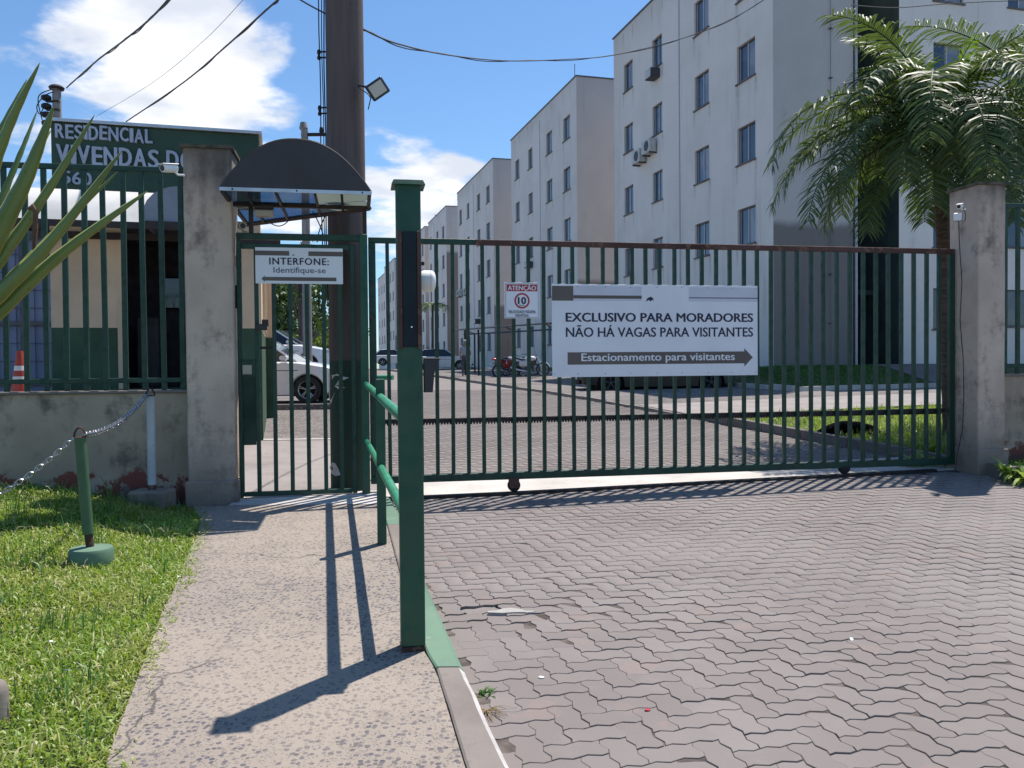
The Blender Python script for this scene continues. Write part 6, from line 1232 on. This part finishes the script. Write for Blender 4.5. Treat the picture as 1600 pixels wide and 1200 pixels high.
    for s in (-1, 1):
        o = MB(); o.box(xw - .32, xw - .16, s * (hw - .02), s * (hw + .14), belt + .02, belt + .13, .03); o.build('mirror', M[paint], r); hl = MB(); hl.box(F_ - .36, F_ - .10, s * (hw * .72), s * (hw * .885), .47 * h, .535 * h, .03); hl.build('headlight', M['lampglass'], r); tl = MB(); tl.box(B_ + .03, B_ + .22, s * hw * .70, s * hw * .93, .50 * h, .60 * h, .02); tl.build('tail_light', M['redlamp'], r)
        ln = MB(); ln.box(ra + .45, xw + .05, s * (hw + .001) - .002, s * (hw + .001) + .002, .50 * h, .51 * h); ln.build('side_crease', M['well'], r)
        for xh in (-.55, .42): MB().box(xh, xh + .17, s * (hw + .005) - .012, s * (hw + .005) + .012, .545 * h, .56 * h, .004).build('door_handle', M[paint], r)
    MB().box(F_ - .09, F_ + .012, -hw * .5, hw * .5, .28, .42, .02).build('grille', M['well'], r); MB().box(F_ + .005, F_ + .022, -.2, .2, .42, .53, .004).build('number_plate', M['ac'], r); MB().box(B_ - .02, B_ + .01, -.2, .2, .45, .56, .004).build('number_plate', M['ac'], r)
    for xc in (fa, ra):
        for s in (-1, 1):
            c = (xc, s * (hw - .10), .315); t_ = MB(); t_.lathe([(wr * .66, -.10), (wr * .95, -.10), (wr, -.06), (wr, .06), (wr * .95, .10), (wr * .66, .10)], 30, c, 'y', cap=False); w_ = t_.build('wheel', M['tyre'], r, True)
            rm = MB(); rm.lathe([(wr * .66, -.098), (wr * .70, -.092), (wr * .62, -.07), (wr * .62, .07), (wr * .70, .092), (wr * .66, .098)], 30, c, 'y', cap=False); rm.lathe([(.045, -.09), (.045, .09)], 12, c, 'y'); y0 = s * .075
            for k in range(spokes):
                for dq in (-.13, .13):
                    a = 2 * math.pi * k / spokes + .3; b = a + dq; p0 = Vector((c[0] + .04 * math.cos(a), c[1] + y0, c[2] + .04 * math.sin(a))); p1 = Vector((c[0] + wr * .64 * math.cos(b), c[1] + y0 + s * .005, c[2] + wr * .64 * math.sin(b))); rm.tube([p0, p1], .0135, 5)
            rm.build('rim', M[rimmat], w_, True); dk = MB(); dk.lathe([(wr * .6, s * .02), (wr * .6, s * .03)], 20, c, 'y'); dk.build('brake_disc', M['well'], w_)
    return r
def at_ground(px, Y, z=None): q = P(px, 575, Y); q.z = ground(q.x, q.y) if z is None else z; return q
# white car with its nose behind the thick pole
wc = P(478, 607, 19.2); zc = P(478, 630, 19.2).z
tb_ = structure(MB().box(-7.5, 1.2, -1.2, 1.6, -.4, 0).build('parking_bay_slab', M['gravel'], loc=(wc.x, wc.y + .5, zc + .002), rot=(0, 0, R(4))))
car('white hatchback parked beside the guard house, front wheel in view', (wc.x - 1.29 + .02, wc.y + .75, zc), 2, 'car_white', 4.3, 1.8, 1.50, 'hatch')
c2_ = P(430, 575, 27); car('second white car parked behind the nearer white one', (c2_.x - .2, c2_.y, P(440, 586, 27).z), 4, 'car_white', 4.4, 1.75, 1.5, 'hatch')
c3_ = P(425, 575, 31); car('dark teal car behind the thick pole', (c3_.x + .1, c3_.y, P(500, 588, 31).z), 178, 'car_teal', 4.3, 1.72, 1.45)
c4_ = P(618, 575, 73); car('small silver hatchback far down the drive', (c4_.x, c4_.y, P(605, 571.5, 73).z), 6, 'car_grey', 3.8, 1.65, 1.42, 'hatch')
c5_ = P(688, 575, 58.5); car('silver sedan parked across the far end of the drive', (c5_.x, c5_.y, P(690, 578, 58.5).z), 0, 'car_grey', 4.6, 1.75, 1.46)
c6_ = P(1020, 575, 25.2); car('black car parked behind the white banner', (c6_.x, c6_.y, P(960, 614, 25.0).z), 186, 'car_black', 4.7, 1.75, 1.40, rimmat='ac_dark')
# ------------------------------------------------------------------ motorbikes
def bike(label, pos, deg, paint, tilt=8):
    r = thing('motorbike', label, 'motorbike', tuple(pos), deg); r.rotation_euler = (R(tilt), 0, R(deg)); wr = .31
    for xc in (.66, -.64):
        t_ = MB(); t_.lathe([(wr * .80, -.045), (wr * .96, -.045), (wr, 0), (wr * .96, .045), (wr * .80, .045)], 26, (xc, 0, wr), 'y', cap=False); w = t_.build('wheel', M['tyre'], r, True); m = MB(); m.lathe([(wr * .80, -.02), (wr * .74, 0), (wr * .80, .02)], 22, (xc, 0, wr), 'y', cap=False); m.lathe([(.05, -.05), (.05, .05)], 10, (xc, 0, wr), 'y'); m.lathe([(.12, .03), (.12, .036)], 16, (xc, 0, wr), 'y')
        for k in range(8): a = k * math.pi / 4; m.tube([(xc, 0, wr), (xc + wr * .78 * math.cos(a), 0, wr + wr * .78 * math.sin(a))], .010, 4)
        m.build('rim', M['rim'], w, True)
    MB().tube([(.66, -.08, wr), (.44, -.08, .90)], .024, 8).tube([(.66, .08, wr), (.44, .08, .90)], .024, 8).build('fork', M['chrome'], r, True)
    fr_ = MB(); fr_.tube([(.42, 0, .82), (.30, 0, .50), (.05, 0, .30), (-.25, 0, .34), (-.35, 0, .62), (.38, 0, .78)], .022, 7).tube([(-.64, .08, wr), (-.20, .08, .36)], .020, 6).tube([(-.64, -.08, wr), (-.20, -.08, .36)], .020, 6).tube([(-.55, .09, .34), (-.42, .09, .68)], .026, 7).tube([(-.55, -.09, .34), (-.42, -.09, .68)], .026, 7); fr_.build('frame', M['bike_black'], r, True)
    en = MB(); en.box(-.12, .24, -.13, .13, .24, .48, .05).box(.02, .20, -.10, .10, .46, .62, .03); en.build('engine', M['ac_dark'], r); sp_ = MB(); sp_.box(-.42, .02, -.12, .12, .44, .72, .05); sp_.build('side_panel', M[paint], r); MB().box(.0, .36, -.09, .09, .50, .74, .03).build('radiator_shroud', M['bike_black'], r)
    MB().tube([(.10, 0, .70), (.12, 0, .74), (-.02, 0, .80), (-.14, 0, .76)], [.08, .15, .14, .07], 14, flat=.9).tube([(.36, 0, .76), (.26, 0, .79), (.10, 0, .80), (-.08, 0, .76)], [.07, .13, .15, .08], 14, flat=.85).build('fuel_tank', M[paint], r, True)
    MB().tube([(-.06, 0, .76), (-.30, 0, .76), (-.60, 0, .84), (-.74, 0, .86)], [.07, .12, .11, .06], 12, flat=.55).build('seat', M['bike_black'], r, True); MB().tube([(-.30, 0, .70), (-.58, 0, .76), (-.84, 0, .84), (-.92, 0, .86)], [.10, .12, .08, .03], 12, flat=.7).build('tail_fairing', M[paint], r, True)
    fd = MB()
    for k in range(9): a = R(20 + k * 14); fd.v += [(.66 + (wr + .03) * math.cos(a), -.06, wr + (wr + .03) * math.sin(a)), (.66 + (wr + .03) * math.cos(a), .06, wr + (wr + .03) * math.sin(a))]
    fd.f = [(2 * k, 2 * k + 2, 2 * k + 3, 2 * k + 1) for k in range(8)]; fd.m = [0] * 8; fd.build('front_fender', M[paint], r, True)
    MB().tube([(-.95, 0, .62), (-.80, 0, .66), (-.6, 0, .64)], [.02, .05, .04], 8, flat=.5).build('rear_fender', M['bike_black'], r, True)
    MB().tube([(.24, -.36, .98), (.36, -.22, 1.0), (.42, 0, .96), (.36, .22, 1.0), (.24, .36, .98)], .014, 7).build('handlebar', M['bike_black'], r, True)
    for s in (-1, 1): MB().tube([(.36, s * .24, 1.0), (.38, s * .30, 1.12)], .006, 5).lathe([(.01, -.008), (.055, -.004), (.055, .008)], 12, (.38, s * .32, 1.15), 'x').build('mirror', M['chrome'], r, True)
    MB().lathe([(.05, -.10), (.085, -.04), (.09, .02), (.02, .04)], 16, (.52, 0, .86), 'x').build('headlight', M['chrome'], r, True); MB().tube([(.18, -.12, .30), (-.10, -.16, .24), (-.40, -.17, .30), (-.78, -.18, .42)], [.022, .03, .05, .048], 10).build('exhaust', M['chrome'], r, True)
    MB().box(-.97, -.93, -.06, .06, .80, .86, .01).build('tail_light', M['redlamp'], r); MB().tube([(-.05, .12, .26), (-.10, .30, 0)], .012, 6).build('side_stand', M['bike_black'], r, True); MB().box(-1.0, -.99, -.09, .09, .56, .68).build('number_plate', M['ac'], r)
    return r
for lb, px, Y, py, deg, pt in (('white and silver motorbike nearest the carport post, front wheel to the right', 826, 37.6, 587.5, -12, 'bike_white'), ('red motorbike on the left with its tail to the road', 797, 38.2, 589.5, 28, 'bike_red'), ('black motorbike parked between the red one and the white one', 812, 39.3, 587.5, 8, 'bike_black')):
    q = P(px, py, Y); g = ground(q.x, q.y); bike(lb, (q.x, q.y, q.z), deg, pt)
pad = P(810, 590, 38.6); structure(MB().box(-2.6, 3.4, -2.2, 2.6, -.5, 0).build('bike_bay_slab', M['gravel'], loc=(pad.x, pad.y, P(810, 589.5, 38.2).z - .01), rot=(0, 0, R(-10))))
# ------------------------------------------------------------------ person and dog
def skin_mesh(name, verts, edges, rads, mat, parent, sub=2, root=0):
    me = bpy.data.meshes.new(name); me.from_pydata([Vector(v) for v in verts], edges, []); o = bpy.data.objects.new(name, me); COL.objects.link(o); md = o.modifiers.new('s', 'SKIN'); md.use_smooth_shade = True
    for i, sv in enumerate(me.skin_vertices[0].data): rr = rads[i]; sv.radius = (rr, rr) if not isinstance(rr, tuple) else rr; sv.use_root = (i == root)
    ms = o.modifiers.new('u', 'SUBSURF'); ms.levels = sub; ms.render_levels = sub; dg = bpy.context.evaluated_depsgraph_get(); nm = bpy.data.meshes.new_from_object(o.evaluated_get(dg)); bpy.data.objects.remove(o)
    nm.materials.clear(); nm.materials.append(mat); nm.polygons.foreach_set('use_smooth', [True] * len(nm.polygons)); return put(name, nm, parent)
pq = P(727, 588, 39.3); per = thing('person', 'man in a pale grey shirt and cap walking along the drive, seen from behind', 'person', tuple(pq), 0)
J = dict(pel=(0, 0, .93), chest=(0, .02, 1.22), neck=(0, 0, 1.44), head=(0, .03, 1.57), top=(0, .03, 1.66), ls=(-.17, 0, 1.38), le=(-.24, .05, 1.12), lw=(-.23, .14, .90), lh=(-.22, .17, .82), rs=(.17, 0, 1.38), re=(.25, .02, 1.14), rw=(.24, .16, 1.02), rh=(.22, .24, 1.02), lhip=(-.09, 0, .88), lk=(-.10, -.10, .48), la=(-.10, -.28, .10), lt=(-.10, -.20, .03), rhip=(.09, 0, .88), rk=(.10, .12, .48), ra=(.10, .16, .07), rt=(.10, .28, .03))
K = list(J); E = [('pel', 'chest'), ('chest', 'neck'), ('neck', 'head'), ('head', 'top'), ('neck', 'ls'), ('ls', 'le'), ('le', 'lw'), ('lw', 'lh'), ('neck', 'rs'), ('rs', 're'), ('re', 'rw'), ('rw', 'rh'), ('pel', 'lhip'), ('lhip', 'lk'), ('lk', 'la'), ('la', 'lt'), ('pel', 'rhip'), ('rhip', 'rk'), ('rk', 'ra'), ('ra', 'rt')]
RD = dict(pel=(.14, .11), chest=(.15, .11), neck=.055, head=(.085, .10), top=.07, ls=.055, le=.042, lw=.032, lh=.035, rs=.055, re=.042, rw=.032, rh=.035, lhip=.085, lk=.058, la=.04, lt=.035, rhip=.085, rk=.058, ra=.04, rt=.035)
skin_mesh('body', [J[k] for k in K], [(K.index(a), K.index(b)) for a, b in E], [RD[k] for k in K], M['skin'], per)
def sub_skin(name, ks, es, rd, mat, root=0): skin_mesh(name, [J[k] if isinstance(k, str) else k for k in ks], es, rd, mat, per, root=root)
sub_skin('shirt', ['pel', 'chest', (0, 0, 1.39), 'ls', 'le', 'rs', 're'], [(0, 1), (1, 2), (2, 3), (3, 4), (2, 5), (5, 6)], [(.175, .135), (.185, .14), (.12, .10), .085, .062, .085, .062], M['shirt'])
sub_skin('trousers', ['pel', 'lhip', 'lk', (-.10, -.25, .14), 'rhip', 'rk', (.10, .155, .11)], [(0, 1), (1, 2), (2, 3), (0, 4), (4, 5), (5, 6)], [(.165, .13), .105, .075, .062, .105, .075, .062], M['trousers'])
for s, a, b in (('l', 'la', 'lt'), ('r', 'ra', 'rt')): MB().tube([Vector(J[a]) + Vector((0, -.04, -.02)), (Vector(J[a]) + Vector(J[b])) / 2, Vector(J[b]) + Vector((0, .03, .01))], [.045, .052, .036], 10, flat=.8).build('shoe', M['bike_black'], per, True)
MB().lathe([(.104, 1.60), (.106, 1.64), (.088, 1.70), (.04, 1.73), (.001, 1.735)], 18, (0, .03, 0)).box(-.07, .07, .11, .21, 1.605, 1.618, .005).build('cap', M['shirt'], per, True)
# dog lying behind the gate
dq = G(1340, 688, .0); dz = ground(dq.x, dq.y) - .01; dog = thing('dog', 'black dog lying in the palm shade behind the gate', 'dog', (dq.x, 12.35, dz), 8)
S_ = 1.0; DV = [(.36, 0, .13), (.12, 0, .15), (-.14, 0, .16), (-.32, -.02, .15), (-.45, -.06, .12), (-.56, -.10, .08), (-.66, -.13, .055), (.22, -.14, .07), (.02, -.22, .04), (.20, -.24, .035), (-.22, -.12, .07), (-.40, -.20, .035), (-.54, -.22, .03), (.50, .02, .08), (.62, -.08, .035), (.66, -.2, .025), (-.24, .10, .06), (-.42, .10, .035), (-.52, .08, .03)]
DE = [(0, 1), (1, 2), (2, 3), (3, 4), (4, 5), (5, 6), (0, 7), (7, 8), (8, 9), (3, 10), (10, 11), (11, 12), (0, 13), (13, 14), (14, 15), (3, 16), (16, 17), (17, 18)]
skin_mesh('body', DV, DE, [.13, .125, .135, .105, .075, .062, .028, .07, .035, .028, .055, .03, .026, .03, .02, .012, .05, .03, .026], M['fur'], dog, root=1)
for s in (-1, 1): MB().tube([(-.50, -.08 + s * .05, .13), (-.49, -.08 + s * .075, .09), (-.50, -.08 + s * .085, .055)], [.022, .026, .008], 8, flat=.4).build('ear', M['fur'], dog, True)
